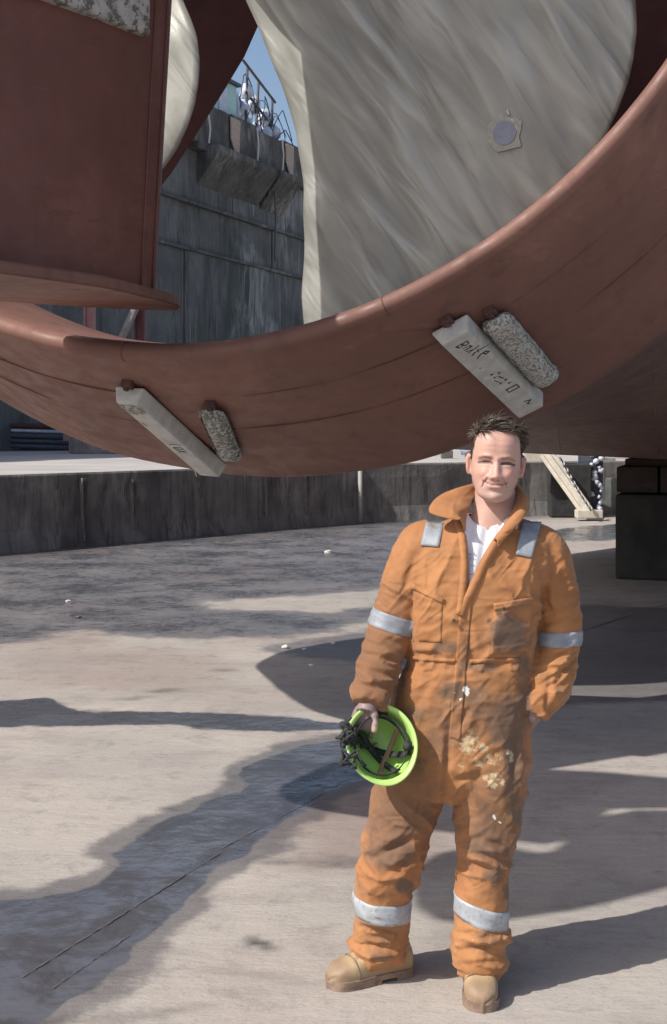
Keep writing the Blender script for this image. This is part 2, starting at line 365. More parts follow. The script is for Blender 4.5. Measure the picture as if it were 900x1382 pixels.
# =================================================================== DOCK WALL, STEP
ALT = [Vector((-26, -6.6, 0)), Vector((-12, 10.3, 0)), Vector((-4.74, 18.97, 0)), Vector((-1.9, 22.6, 0)), Vector((.55, 25.3, 0)), Vector((4.0, 27.1, 0)), Vector((16, 31.0, 0)), Vector((40, 36, 0))]
ZA = 1.115
WU = Vector((.385, .923, 0)); WN = Vector((.923, -.385, 0)); W0 = Vector((-10, 40, 0))
def build_step():
    t = thing('dock_step', 'long low concrete dock step with stained dark face and sunlit top', 'dock step', ALT[3])
    pts = []
    for i in range(len(ALT) - 1):
        n = max(2, int((ALT[i + 1] - ALT[i]).length / .5))
        pts += [ALT[i].lerp(ALT[i + 1], k / n) for k in range(n)]
    pts.append(ALT[-1])
    rows = [0, .3, .6, .85, ZA - .03, ZA]
    V = []; F = []; n = len(pts)
    for r, z in enumerate(rows):
        for i, p in enumerate(pts):
            tn = (pts[min(i + 1, n - 1)] - pts[max(i - 1, 0)]).normalized(); nn = Vector((tn.y, -tn.x, 0))
            off = .03 * math.sin(i * .7) * (1 if r < 4 else .3) + (.06 if r == 0 else 0) + (-.02 if r == 5 else 0)
            q = p + nn * off; V.append((q.x, q.y, z))
    for r in range(len(rows) - 1):
        for i in range(n - 1): F.append((r * n + i, r * n + i + 1, (r + 1) * n + i + 1, (r + 1) * n + i))
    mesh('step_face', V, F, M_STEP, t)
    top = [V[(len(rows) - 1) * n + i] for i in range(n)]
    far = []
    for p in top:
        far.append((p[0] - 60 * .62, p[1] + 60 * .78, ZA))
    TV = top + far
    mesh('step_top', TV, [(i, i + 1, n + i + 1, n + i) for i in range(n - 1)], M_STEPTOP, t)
    # pale drain pipe down the face
    a = PX(486, 634, 25.05); mb = MB(); mb.tube([(a.x, a.y, ZA - .02), (a.x + .01, a.y, .02)], .045, 8)
    mb.build('drain_pipe', simple('pipe_pale', (.42, .41, .38), (.3, .29, .27), .6, 5, .1), t, True)
    # pale lime runs standing proud on the face
    lime = simple('lime_run', (.21, .195, .18), (.13, .12, .112), .9, 6, .5, 25, stretch=(2, 2, .4))
    for x, wd, h, y0 in ((103, .10, .85, .05), (116, .09, .9, .1), (258, .26, .45, 0), (335, .035, .75, .1), (362, .035, .8, .1), (180, .12, .5, .15), (166, .09, .8, .1), (60, .10, .5, .2), (405, .12, .6, .1), (420, .05, .8, .05)):
        best = min(range(n), key=lambda i: abs(pts[i].x / pts[i].y * FPX + CX - x)); p = pts[best]
        tn = (pts[best + 1] - pts[best - 1]).normalized(); nn = Vector((tn.y, -tn.x, 0))
        mb = MB(); L = []; R = []; K = 9
        for k in range(K + 1):
            z = ZA - .035 - y0 - h * k / K; ww = wd * (.5 + .18 * random.uniform(-1, 1)) * (1.0 - .75 * k / K)
            L.append(p - tn * ww + nn * .055 + Vector((0, 0, z))); R.append(p + tn * ww + nn * .055 + Vector((0, 0, z)))
        for k in range(K): mb.add([L[k], R[k], R[k + 1], L[k + 1]] + [q - nn * .1 for q in (L[k], R[k], R[k + 1], L[k + 1])],
                                  [(0, 1, 2, 3), (4, 7, 6, 5), (0, 4, 5, 1), (1, 5, 6, 2), (2, 6, 7, 3), (3, 7, 4, 0)])
        mb.build('lime_run', lime, t)
build_step()
def wallpt(u, z, off=0): return W0 + WU * u + WN * off + Vector((0, 0, z))
def build_wall():
    t = thing('dock_wall', 'tall dark weathered concrete dock wall with ledges seen through the propeller', 'dock wall', wallpt(10, 0))
    courses = [(ZA - .3, 4.6, 0, M_WALL), (4.66, 8.62, -.12, M_WALL), (8.7, 10.46, -.26, M_WALL), (10.54, 12.8, -.42, M_WALL)]
    for z0, z1, off, m in courses:
        u = -36.0 + (z0 % 3)
        while u < 70:
            wd = random.uniform(6.5, 8.5); o2 = off + random.uniform(-.05, .05)
            mb = MB(); mb.box(wallpt(u + wd / 2, (z0 + z1) / 2, o2 - .5), wd - .05, 1.0, z1 - z0, WU, bev=.03); mb.build('concrete_panel', m, t)
            u += wd
    mb = MB(); mb.box(wallpt(17, 6, -1.9), 112, 1.6, 13, WU); mb.build('wall_core', M_STEP, t)
    for z, off in ((4.63, .12), (8.66, .02), (10.5, -.1)):
        mb = MB(); mb.box(wallpt(17, z, off - .25), 106, .5, .12, WU, bev=.03); mb.build('ledge', M_PARA, t)
    u = -36.0
    while u < 70:                                   # parapet blocks
        wd = random.uniform(2.2, 2.9)
        mb = MB(); mb.box(wallpt(u + wd / 2, 13.58 + random.uniform(-.05, .05), .1 - .6 + random.uniform(-.04, .04)), wd - .05, 1.2, 1.45 + random.uniform(0, .45), WU, bev=.06); mb.build('parapet_block', M_PARA, t)
        u += wd
    # corbelled platform with a sloping soffit
    poly = [wallpt(13.0, 12.85, -.4), wallpt(13.0, 12.85, .6), wallpt(13.0, 12.6, .6), wallpt(13.0, 11.3, -.4)]
    mb = MB(); mb.prism(poly, WU * 5.4); mb.build('corbel', M_PARA, t)
    poly = [wallpt(18.6, 12.85, -.4), wallpt(18.6, 12.85, .66), wallpt(18.6, 12.65, .66), wallpt(18.6, 11.2, -.4)]
    mb = MB(); mb.prism(poly, WU * 2.2); mb.build('corbel', M_PARA, t)
    for u, h in ((15.3, 1.6), (20.6, 1.5), (26, 1.4)):
        mb = MB(); a = wallpt(u - .42, 14.35, .12); b = wallpt(u + .42, 14.35, .12); c = wallpt(u + .3, 14.35 - h, .12); d = wallpt(u + .1, 14.35 - h, .12); e = wallpt(u - .4, 14.35 - h * .55, .12)
        mb.prism([a, b, c, d, e], WN * .05); mb.build('beige_patch', M_BEIGE, t)
    for u, z0, z1 in ((17.2, 12.9, 14.4), (18.9, 9, 12.6), (12.9, 12.9, 14), (19.7, 13, 14.4)):
        mb = MB(); mb.tube([wallpt(u, z1, .2), wallpt(u + .05, (z0 + z1) / 2, .24), wallpt(u + .02, z0, .2)], .04, 6); mb.build('hanging_hose', M_JOINT if z0 < 10 else M_CHIP, t)
build_wall()
# dockside clutter above the parapet
DB = wallpt(0, 14.4, -1.6)
M_TEAL = simple('teal_sheet', (.36, .60, .58), (.45, .66, .62), .5, 3, .05)
M_BLUE = simple('blue_plastic', (.09, .13, .24), (.13, .18, .29), .5, 5, .05)
M_WHITE = simple('white_plastic', (.62, .66, .75), (.5, .55, .66), .5, 4, .1)
M_DARKST = simple('dark_steel', (.05, .055, .07), (.08, .08, .09), .5, 8, .1)
def dockside():
    c = wallpt(15.2, 0, -1.2); t = thing('site_cabin', 'small pale turquoise dockside cabin above the dark parapet', 'cabin', (c.x, c.y, 14.3))
    mb = MB(); mb.box(wallpt(15.2, 15.15, -1.2), 2.6, 1.6, 1.7, WU, bev=.05); mb.build('cabin_wall', M_TEAL, t)
    mb = MB(); mb.box(wallpt(15.2, 16.06, -1.2), 2.9, 1.9, .12, WU); mb.build('roof', M_DARKST, t)
    mb = MB(); mb.box(wallpt(15.2, 15.2, -.37), .7, .04, 1.0, WU); mb.build('window', M_WHITE, t)
    for i, (u, m, h, lab) in enumerate(((16.75, M_WHITE, 1.9, 'white upright pipe next to the turquoise cabin'), (17.1, M_BLUE, 2.1, 'blue upright pipe between white pipes above the parapet'), (17.45, M_WHITE, 2.0, 'white upright pipe nearest the heap of cables'))):
        mb = MB(); b = wallpt(u, 14.2, -.9); mb.tube([b, b + Vector((0, 0, h * .7)), b + Vector((-.05, 0, h * .9)), b + Vector((-.3, .05, h))], .14, 10)
        tag(mb.build('standpipe', m, None, True), lab, 'pipe', 'upright pipes on the quayside')
    c = wallpt(18, 0, -1.2); t = thing('cable_heap', 'heap of white wrapped bundles and tangled dark cables on the quay edge', 'cable heap', (c.x, c.y, 14.3))
    for k in range(30):
        u = random.uniform(17.6, 22); z = 14.3 + random.uniform(.1, 2.3) * (1 - abs(u - 18.6) / 5)
        bm = bmesh.new(); bmesh.ops.create_icosphere(bm, subdivisions=2, radius=random.uniform(.16, .36)); o = wallpt(u, z, random.uniform(-1.3, -.7))
        for v in bm.verts: v.co = Vector((v.co.x, v.co.y, v.co.z * 1.2)) * (1 + random.uniform(-.22, .22)) + o
        bm.verts.ensure_lookup_table(); mb = MB(); mb.add([v.co for v in bm.verts], [[v.index for v in f.verts] for f in bm.faces]); bm.free()
        mb.build('wrapped_bundle', random.choice((M_WHITE, M_WHITE, M_BLUE)), t, True)
    mb = MB()
    for k in range(16):
        u0 = random.uniform(17.4, 21); z0 = 14.3 + random.uniform(0, .6); u1 = u0 + random.uniform(.4, 2.4); top = random.uniform(1.0, 2.9) * (1 - abs(u0 - 17.6) / 6)
        mb.tube([wallpt(u0 + (u1 - u0) * q + .12 * math.sin(k + 9 * q), z0 + top * math.sin(math.pi * (.1 + .8 * q)) , -.7 - .3 * math.sin(k)) for q in np.linspace(0, 1, 9)], random.uniform(.015, .03), 5)
    mb.build('cable', M_DARKST, t, True)
    mb = MB()
    for a, b in (((18.0, 14.3), (18.2, 17.3)), ((19.0, 14.3), (19.3, 17.0)), ((17.7, 17.5), (21, 16.4)), ((18, 16.2), (20.9, 15.2)), ((20.6, 14.3), (20.7, 16.5))):
        mb.tube([wallpt(a[0], a[1], -.75), wallpt(b[0], b[1], -.75)], .06, 6)
    mb.build('frame_bar', M_DARKST, t)
dockside()

# =================================================================== SHIP
TH = math.radians(16.67)
AX = Vector((math.sin(TH), math.cos(TH), 0)); BX = Vector((math.cos(TH), -math.sin(TH), 0)); UP = Vector((0, 0, 1))
NC = Vector((-.788, 6.5, 5.056))                         # centre of the nozzle's trailing edge
R1, R2, NL = 2.88, 3.572, 1.395
ship = thing('ship', 'red antifouled ship stern with ducted propeller and rudder standing on the dock floor blocks', 'ship', (NC.x, NC.y, 0))
def ring(s, r, a): return NC + AX * s + (BX * math.sin(a) - UP * math.cos(a)) * r      # a = 0 is the bottom
def r_out(s): return 2.968 + (R2 - 2.968) * max(0, s / NL) ** .92
def build_nozzle():
    prof = [(.9, 2.86), (.5, 2.85), (.2, 2.865), (.03, 2.873), (-.012, 2.885), (-.03, 2.905), (-.033, 2.93), (-.022, 2.953), (.004, 2.966), (.02, 2.968)]
    prof += [(s, r_out(s)) for s in (.08, .2, .35, .5, .65, .8, .95, 1.1, 1.25, 1.395)]
    prof += [(1.5, 3.575), (1.6, 3.53), (1.66, 3.45), (1.65, 3.36), (1.55, 3.24), (1.35, 3.08), (1.1, 2.92)]
    n = 220; m = len(prof); V = []; F = []
    for k in range(n):
        a = 2 * math.pi * k / n
        for s, r in prof:
            rr = r + (.006 * math.sin(a * 9 + s * 4) + .004 * math.sin(a * 23 + 2)) * (1 if s > .05 and r > 2.97 else 0)
            V.append(ring(s, rr, a))
    for k in range(n):
        for i in range(m):
            F.append((k * m + i, k * m + (i + 1) % m, ((k + 1) % n) * m + (i + 1) % m, ((k + 1) % n) * m + i))
    o = mesh('nozzle', V, F, M_NOZ, ship, True); bm = bmesh.new(); bm.from_mesh(o.data); bmesh.ops.recalc_face_normals(bm, faces=bm.faces[:]); bm.to_mesh(o.data); bm.free()
    for s in (.34, .70):
        mb = MB(); mb.tube([ring(s, r_out(s) + .001, a) for a in np.radians(np.arange(-115, 116, 1.5))], .0042, 6); mb.build('weld_seam', M_WELD, o, True)
    for a in np.radians((-1.6 - 3.4, 21.5)):
        mb = MB(); mb.tube([ring(s, r + .0, a) for s, r in prof[3:10]], .0035, 6); mb.build('weld_seam', M_WELD, o, True)
    return o
nozzle = build_nozzle()
def bvh_of(o):
    me = o.data; b = o.matrix_world.translation if o.parent is None else Vector((0, 0, 0)); p = o
    base = Vector((0, 0, 0))
    while p is not None: base += p.location; p = p.parent
    return BVHTree.FromPolygons([v.co + base for v in me.vertices], [tuple(p.vertices) for p in me.polygons])
nb = bvh_of(nozzle)
def ray_px(b, x, y):
    d = (PX(x, y, 1) - Vector((0, 0, EYE))).normalized()
    h, n, i, t = b.ray_cast(Vector((0, 0, EYE)), d)
    if h is None: return None, None
    return h, (n if n.dot(d) < 0 else -n)
SEGS = {  # tiny stroke font for the hand-written marks on the zinc bars, in a 1 x 1 cell
 'B': [[(0, 0), (0, 1), (.6, .85), (.5, .55), (0, .5), (.65, .4), (.6, .05), (0, 0)]], 'u': [[(0, .7), (.1, .1), (.5, .1), (.6, .7), (.6, 0)]],
 'y': [[(0, .7), (.3, .2)], [(.6, .7), (.1, -.4)]], '6': [[(.6, 1), (.1, .6), (0, .2), (.4, 0), (.6, .3), (.1, .4)]], 'l': [[(.2, 1.1), (.1, 0)]], 'f': [[(.5, 1.1), (.2, .8), (.1, -.3)], [(-.1, .5), (.5, .6)]],
 '#': [[(0, 0), (.75, 0), (.75, .75), (0, .75), (0, 0)]], 'v': [[(0, .5), (.35, .05), (.9, .45), (1.2, .3)]], '(': [[(.4, 1), (.1, .5), (.3, 0)]], 'O': [[(.1, .2), (.2, .85), (.65, .9), (.75, .3), (.4, .05), (.1, .2)]],
 'X': [[(0, 0), (.8, .9)], [(.1, .9), (.8, .1)]], '.': [[(.2, .3), (.5, .35), (.4, .15)]], '-': [[(0, .5), (.9, .35)]]}
def anode(p1, p2, w, h, mat, label, crust=0, marks=(), taper=.72, top_moss=False):
    e1, n1 = ray_px(nb, *p1); e2, n2 = ray_px(nb, *p2); n = (n1 + n2).normalized(); a = e2 - e1; L = a.length; a.normalize()
    n = (n - a * n.dot(a)).normalized(); v = n.cross(a).normalized(); c = (e1 + e2) / 2
    bm = bmesh.new(); bmesh.ops.create_cube(bm, size=1)
    for q in bm.verts:
        k = taper if q.co.z > 0 else 1; q.co = Vector((q.co.x * (L - (1 - k) * h * .9 if q.co.z > 0 else L), q.co.y * w * k, (q.co.z + .5) * h + .018))
    bmesh.ops.bevel(bm, geom=bm.edges[:], offset=.012 if not crust else .05, segments=3 if crust else 2, affect='EDGES', profile=.6)
    if crust:
        bmesh.ops.triangulate(bm, faces=bm.faces[:]); bmesh.ops.subdivide_edges(bm, edges=[e for e in bm.edges if e.calc_length() > .05], cuts=6, use_grid_fill=True)
        bmesh.ops.triangulate(bm, faces=bm.faces[:]); bmesh.ops.subdivide_edges(bm, edges=[e for e in bm.edges if e.calc_length() > .025], cuts=2, use_grid_fill=True); bm.normal_update()
        P = np.array([q.co[:] for q in bm.verts]); d = fbm(P * 38, 3, 5) * crust + fbm(P * 12, 2, 8) * crust
        for q, dd in zip(bm.verts, d): q.co += q.normal * dd
    bm.verts.ensure_lookup_table()
    mb = MB(); mb.add([c + a * q.co.x + v * q.co.y + n * q.co.z for q in bm.verts], [[x.index for x in f.verts] for f in bm.faces]); bm.free()
    o = mb.build('anode', mat, ship, bool(crust)); o['label'] = label
    # steel lug the bar is bolted on
    for sgn in (-1, 1):
        mb = MB(); mb.box(c + a * (sgn * (L / 2 + .02)) + n * .014, .05, .06, .04, a, n, bev=.008); mb.box(c + a * (sgn * (L / 2 + .025)) + n * .04, .02, .022, .02, a, n); mb.build('lug', M_BRKT, o)
    tw = w * taper
    if marks:
        for txt, pos, size in marks:
            x = 0
            for ch in txt:
                for st in SEGS[ch]:
                    mb = MB()
                    pts = [c + a * (pos[0] * L + (x + px_) * size * .62) + v * (pos[1] * tw - (py - .5) * size) + n * (h + .0192) for px_, py in st]
                    th = size * .055
                    for i in range(len(pts) - 1):
                        d = (pts[i + 1] - pts[i]); q = n.cross(d).normalized() * th * random.uniform(.6, 1.3); d = d.normalized() * th * .6
                        mb.add([pts[i] - q - d, pts[i] + q - d, pts[i + 1] + q + d, pts[i + 1] - q + d], [(0, 1, 2, 3)])
                    mb.build('painted_mark', M_INK, o)
                x += 1.05
    if top_moss:
        mb = MB(); K = 14; pts = [c + a * (-.5 * L + .035 + .12 * (.6 + .5 * random.random()) * (1 if 0 < i < K else .5)) + v * (tw * .96 * (i / K - .5)) + n * (h + .0195) for i in range(K + 1)]
        mb.add([c + a * (-.5 * L + .035) + v * (tw * .48 * k) + n * (h + .0195) for k in (-1, 1)][:1] + pts + [c + a * (-.5 * L + .035) + v * (tw * .48) + n * (h + .0195)], [tuple(range(K + 3))])
        mb.build('moss_patch', M_ZINC_MOSS, o)
    return o
anode((604, 432), (710, 537), .20, .085, M_ZINC, 'clean grey zinc bar with black hand-written marks', 0,
      (('Buy', (-.42, .02), .062), ('f6', (-.31, .28), .07), ('..-.', (-.06, -.1), .06), ('.-..', (-.045, .12), .07), ('#', (.15, .1), .08), ('v', (.34, .12), .07), ('.', (-.16, -.2), .04), ('.', (.22, -.35), .03)), top_moss=False)
anode((662, 420), (736, 505), .17, .07, M_ZINC_CRUST, 'crusted speckled zinc bar with rounded ends', .006)
anode((176, 518), (290, 622), .175, .085, M_ZINC, 'clean grey zinc bar with mossy upper end', 0, (('(OX', (.02, .05), .07), ('-', (-.24, -.35), .07), ('.', (.2, -.3), .03)), top_moss=True)
anode((285, 545), (313, 609), .15, .06, M_ZINC_MOSS, 'short pitted zinc bar with brown bare patch', .006)

# ---- propeller
hub0 = NC + AX * 1.0
def blade(phi, beta, left, right, y0, y1, ny, nx, inv=1):
    ph = math.radians(phi); be = math.radians(beta)
    rad = -UP * math.cos(ph) + BX * math.sin(ph); tau = BX * math.cos(ph) + UP * math.sin(ph)
    ch = tau * math.cos(be) - AX * math.sin(be); nrm = rad.cross(ch).normalized()
    if nrm.dot(AX) > 0: nrm = -nrm                     # towards aft
    ly, lx = zip(*left); ry, rx = zip(*right); eye = Vector((0, 0, EYE))
    Vf = []; Vb = []
    for j in range(ny):
        y = y0 + (y1 - y0) * j / (ny - 1); a = np.interp(y, ly, lx); b = np.interp(y, ry, rx)
        for i in range(nx):
            f = i / (nx - 1); f2 = f + .12 * math.sin(2 * math.pi * f) / (2 * math.pi)
            x = a + (b - a) * f2; d = PX(x, y, 1) - eye; t = (hub0 - eye).dot(nrm) / d.dot(nrm); p = eye + d * t
            q = p - hub0; r = q - AX * q.dot(AX)
            if r.length > 2.83: p = p - r.normalized() * (r.length - 2.83)
            e = 4 * f2 * (1 - f2); lead = max(0., 1 - f2 / .11) ** 2 * .05 * (1 + .25 * math.sin(y * .06)); cam_ = .10 * e ** .8 - .05 - lead
            wv = .016 * math.sin(6.2 * (q.dot(ch) * 1.9 + q.dot(rad) * .5) + 1.8 * math.sin(q.dot(rad) * 4.2) + 1.2 * math.sin(q.dot(ch) * 7 + q.dot(rad) * 3)) * min(1, e * 4 + .25)
            Vf.append(p + nrm * (cam_ * .6 + wv * .36)); Vb.append(p + nrm * (cam_ * .6 - .006 - .085 * e ** .7 * (1.0 - .5 * j / ny)))
    n = nx * ny; F = []
    for j in range(ny - 1):
        for i in range(nx - 1):
            k = j * nx + i; F += [(k, k + 1, k + nx + 1, k + nx), (n + k, n + k + nx, n + k + nx + 1, n + k + 1)]
        for i, fl in ((0, 0), (nx - 1, 1)):
            k = j * nx + i; q = (k, k + nx, n + k + nx, n + k); F.append(q if not fl else q[::-1])
    for i in range(nx - 1):
        F.append((i, n + i, n + i + 1, i + 1)); k = (ny - 1) * nx + i; F.append((k, k + 1, n + k + 1, n + k))
    return Vf + Vb, F, nrm, ch, rad
prop = MB(); prop.tube([NC + AX * s for s in (.05, .15, .3, .5, 1.1, 1.6)], [.12, .3, .42, .46, .5, .52], 40)
hubo = prop.build('propeller', M_BLADE, ship, True)
LE1 = [(-330, 258), (-200, 268), (-100, 292), (-30, 316), (0, 327), (40, 345), (110, 373), (175, 394), (250, 404), (320, 405), (400, 402), (440, 404), (480, 420)]
RE1 = [(-330, 350), (-250, 520), (-160, 720), (-80, 820), (0, 857), (40, 858), (80, 853), (110, 846), (150, 831), (190, 812), (260, 762), (330, 690), (400, 600), (450, 530), (480, 470)]
V, F, bn, bch, brad = blade(26, 5, LE1, RE1, -330, 480, 110, 80)
bl = mesh('blade', V, F, M_BLADE, hubo, True)
LE2 = [(-330, 150), (-200, -20), (0, -60), (150, 0), (265, 120)]
RE2 = [(-330, 230), (-200, 235), (-60, 233), (0, 244), (20, 253), (45, 262), (80, 266), (110, 264), (140, 259), (170, 249), (200, 235), (225, 217), (245, 196), (265, 170)]
V2, F2, _, _, _ = blade(-46, 5, LE2, RE2, -330, 265, 70, 40)
mesh('blade', V2, F2, M_BLADE, hubo, True)
def bpt(x, y):
    d = PX(x, y, 1) - Vector((0, 0, EYE)); eye = Vector((0, 0, EYE)); return d
bb = bvh_of(bl)
h, hn = ray_px(bb, 682, 180)
def disc(name, c, n, r, h_, mat, parent, seg=28, jag=0.0):
    u = n.orthogonal().normalized(); v = n.cross(u); mb = MB()
    poly = []
    for k in range(seg):
        a = 2 * math.pi * k / seg; rr = r * (1 + (jag * (random.uniform(-1, 1)) if jag else 0)); poly.append(c + (u * math.cos(a) + v * math.sin(a)) * rr)
    mb.prism(poly, n * h_); return mb.build(name, mat, parent)
if h:
    hn = bn
    disc('filler_patch', h + hn * -.01, hn, .098, .022, M_PATCH, hubo, 15, .22)
    disc('blanking_plug', h + hn * .0, hn, .062, .019, M_PLUG, hubo)
    for x, y, l in ((686, 152, .03), (692, 163, .022), (697, 172, .03), (668, 195, .03)):
        q, _ = ray_px(bb, x, y); mb = MB(); mb.box(q + hn * .006, .012, l, .012, bch, hn, bev=.004); mb.build('weld_lug', M_CHIP, hubo)

# ---- rudder with end plate
RD = Vector((.545, .838, 0)).normalized(); RN = Vector((RD.y, -RD.x, 0)); TIP = Vector((-.82, 6.94, 0))
def rud(c, n, z): return TIP - RD * c + RN * n + UP * z
def build_rudder():
    prof = [(0, 0), (.015, .05), (.05, .095), (.12, .145), (.25, .19), (.45, .22), (.75, .232), (1.1, .21), (1.5, .15), (1.9, .075), (2.12, .022)]
    loop = prof + [(c, -n) for c, n in reversed(prof[1:])]
    zs = [2.436, 2.8, 3.3, 3.8, 4.4, 5.0, 5.8, 6.8, 8.0, 9.0]; V = []; n = len(loop)
    for z in zs:
        rake = .23 - .088 * (z - 2.436)
        for c, q in loop: V.append(rud(c + rake * (1 - c / 2.6), q, z))
    F = []
    for j in range(len(zs) - 1):
        for k in range(n): F.append((j * n + k, j * n + (k + 1) % n, (j + 1) * n + (k + 1) % n, (j + 1) * n + k))
    F += [tuple(range(n - 1, -1, -1)), tuple(range((len(zs) - 1) * n, len(zs) * n))]
    o = mesh('rudder', V, F, M_RUD, ship); smooth_angle(o, 30)
    bm = bmesh.new(); bm.from_mesh(o.data); bmesh.ops.recalc_face_normals(bm, faces=bm.faces[:]); bm.to_mesh(o.data); bm.free()
    half = [(0, 0), (.015, .035), (.07, .085), (.14, .135), (.24, .19), (.36, .24), (.55, .305), (.8, .39), (1.05, .455), (1.4, .475), (1.8, .475), (2.15, .44), (2.3, .36), (2.38, .2), (2.4, 0)]
    # smooth the outline
    cc = np.array(half); tt = np.linspace(0, len(half) - 1, 60); hx = np.interp(tt, range(len(half)), cc[:, 0]); hy = np.interp(tt, range(len(half)), cc[:, 1])
    pl = list(zip(hx, hy)) + [(c, -q) for c, q in list(zip(hx, hy))[::-1][1:-1]]
    mb = MB(); mb.prism([rud(c, q, 2.380) for c, q in pl], UP * .054); p = mb.build('end_plate', M_NOZ, o)
    bm = bmesh.new(); bm.from_mesh(p.data); bmesh.ops.bevel(bm, geom=[e for e in bm.edges if e.calc_face_angle(0) > 1], offset=.008, segments=2, affect='EDGES'); bm.to_mesh(p.data); bm.free()
    # vertical welds and the leading edge band
    for c, nn in ((.30, .20), (.16, .162)):
        mb = MB(); mb.tube([rud(c + (.23 - .088 * (z - 2.436)) * (1 - c / 2.6), nn + .001, z) for z in np.linspace(2.44, 6.2, 12)], .006, 5); mb.build('weld_seam', M_RUD, o, True)
    return o
rudder = build_rudder(); rb = bvh_of(rudder)
def rudder_anode():
    e, n = ray_px(rb, 190, 48); f, n2 = ray_px(rb, 60, 4); n = RN.copy()
    a = Vector((-(RD.x), -(RD.y), 0)); c = e + a * .62 + UP * .19
    nx, nz, h = 60, 22, .075; bm = bmesh.new(); bmesh.ops.create_cube(bm, size=1)
    for q in bm.verts: q.co = Vector((q.co.x * 1.24, q.co.y * .40, q.co.z * h))
    bmesh.ops.bevel(bm, geom=bm.edges[:], offset=.02, segments=3, affect='EDGES', profile=.6); bm.verts.ensure_lookup_table()
    mb = MB(); v = n.cross(a)
    mb.add([c + a * q.co.x + v * q.co.y + n * (q.co.z + .028) for q in bm.verts], [[x.index for x in g.verts] for g in bm.faces]); bm.free()
    o = mb.build('anode', zinc_mat('flaking_zinc', .12, 20), ship); o['label'] = 'flaking white zinc slab high on the rudder'
    smooth_angle(o, 40)
    for s in (-.3, .3):
        mb = MB(); mb.box(c + a * s - n * .02, .12, .3, .06, a, n); mb.build('lug', M_BRKT, o)
rudder_anode()

# ---- hull: twin skeg on the left seen through the duct, flat run of the bottom on the right
def build_hull():
    pl = [(346, 40), (330, 76), (300, 126), (262, 186), (231, 234), (206, 266), (185, 282), (120, 230), (60, 60), (60, -260), (470, -260), (400, -80)]
    poly = [PX(x, y, 11) for x, y in pl]; off = PX(150, 150, 14.5) - PX(206, 266, 11)
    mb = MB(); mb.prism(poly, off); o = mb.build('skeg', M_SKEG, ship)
    near = [(560, 572, 9.7), (650, 560, 9.5), (715, 541, 9.2), (780, 500, 8.9), (840, 440, 8.6), (900, 360, 8.4), (1000, 240, 8.2), (1200, 0, 8.0), (1500, -300, 8.0)]
    low = [(606, 606, 17.5), (660, 609, 16.8), (715, 612, 16.2), (780, 615, 15.8), (840, 617.5, 15.4), (900, 620, 15.0), (1000, 625, 14.5), (1200, 632, 14), (1500, 640, 13.5)]
    N = 14; V = []; F = []; m = len(near)
    for k in range(N + 1):
        f = k / N
        for a, b in zip(near, low):
            p = PX(*a).lerp(PX(*b), f); p.z -= .32 * math.sin(math.pi * f) * 0.0
            p.z += .10 * math.sin(math.pi * f); V.append(p)
    for q in low: p = PX(*q); V.append(Vector((p.x + 20, p.y + 24, p.z)))
    for k in range(N + 1):
        for i in range(m - 1): F.append((k * m + i, (k + 1) * m + i, (k + 1) * m + i + 1, k * m + i + 1))
    h = mesh('hull_bottom', V, F, M_HULL, ship, True)
    # close it upwards so that it is a body, not a sheet
    top = [Vector((v.x, v.y, 12)) for v in (Vector(V[i]) for i in range(m))]; top2 = [Vector((V[len(V) - m + i][0], V[len(V) - m + i][1], 12)) for i in range(m)]
    W = [Vector(V[i]) for i in range(m)] + top + top2
    FF = [(i, i + 1, m + i + 1, m + i) for i in range(m - 1)] + [(m + i, m + i + 1, 2 * m + i + 1, 2 * m + i) for i in range(m - 1)]
    W += [Vector(V[k * m]) for k in range(N + 2)]; b = 3 * m; nn = N + 2
    FF += [(b + 0, m, 2 * m)] + [(b + k, 2 * m, b + k + 1) for k in range(nn - 1)]
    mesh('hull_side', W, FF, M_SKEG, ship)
    hb = bvh_of(h)
    for pts in ([(745, 545), (752, 575), (757, 613)], [(880, 470), (885, 560), (890, 618)], [(742, 578), (810, 570), (900, 560)]):
        L = []
        for a, b in zip(pts[:-1], pts[1:]):
            for k in range(8):
                x = a[0] + (b[0] - a[0]) * k / 8; y = a[1] + (b[1] - a[1]) * k / 8; q, n = ray_px(hb, x, y)
                if q: L.append(q + n * .002)
        if len(L) > 2: mb = MB(); mb.tube(L, .006, 5); mb.build('weld_seam', M_HULL, h, True)
build_hull()
def sun_blockers():
    "unseen slabs added above and left of view to shade the floor and propeller"
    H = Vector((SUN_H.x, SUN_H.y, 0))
    mb = MB(); mb.prism([NC + AX * a + BX * b - UP * (NC.z - 7.5) for a, b in ((-.6, -3.5), (-1.2, -2.0), (-2.6, -1.9), (-2.6, 5), (6, 6), (6, -5.5), (1.5, -5.5))], UP * 2.2); mb.build('stern_shade_block', M_HULL, ship)  # unseen block added overhead, shaped to shade the blade and skeg
    def slab(name, pts, z, th, mat):  # added slab, outline traced back from the floor shadow it should cast
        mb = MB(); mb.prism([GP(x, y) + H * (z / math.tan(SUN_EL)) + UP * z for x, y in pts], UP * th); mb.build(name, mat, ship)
    slab('shadow_slab', [(553, 1195), (556, 1172), (590, 1152), (660, 1164), (735, 1157), (800, 1104), (900, 1104), (1240, 1104), (1234, 1112), (988, 1174), (780, 1228), (650, 1247), (590, 1243), (560, 1225)], 4.6, .25, M_HULL)
    slab('shadow_slab', [(520, 1112), (640, 1128), (735, 1140), (800, 1092), (900, 1091), (1300, 1088), (1300, 1057), (900, 1057), (780, 1047), (640, 1040)], 4.7, .15, M_HULL)
sun_blockers()

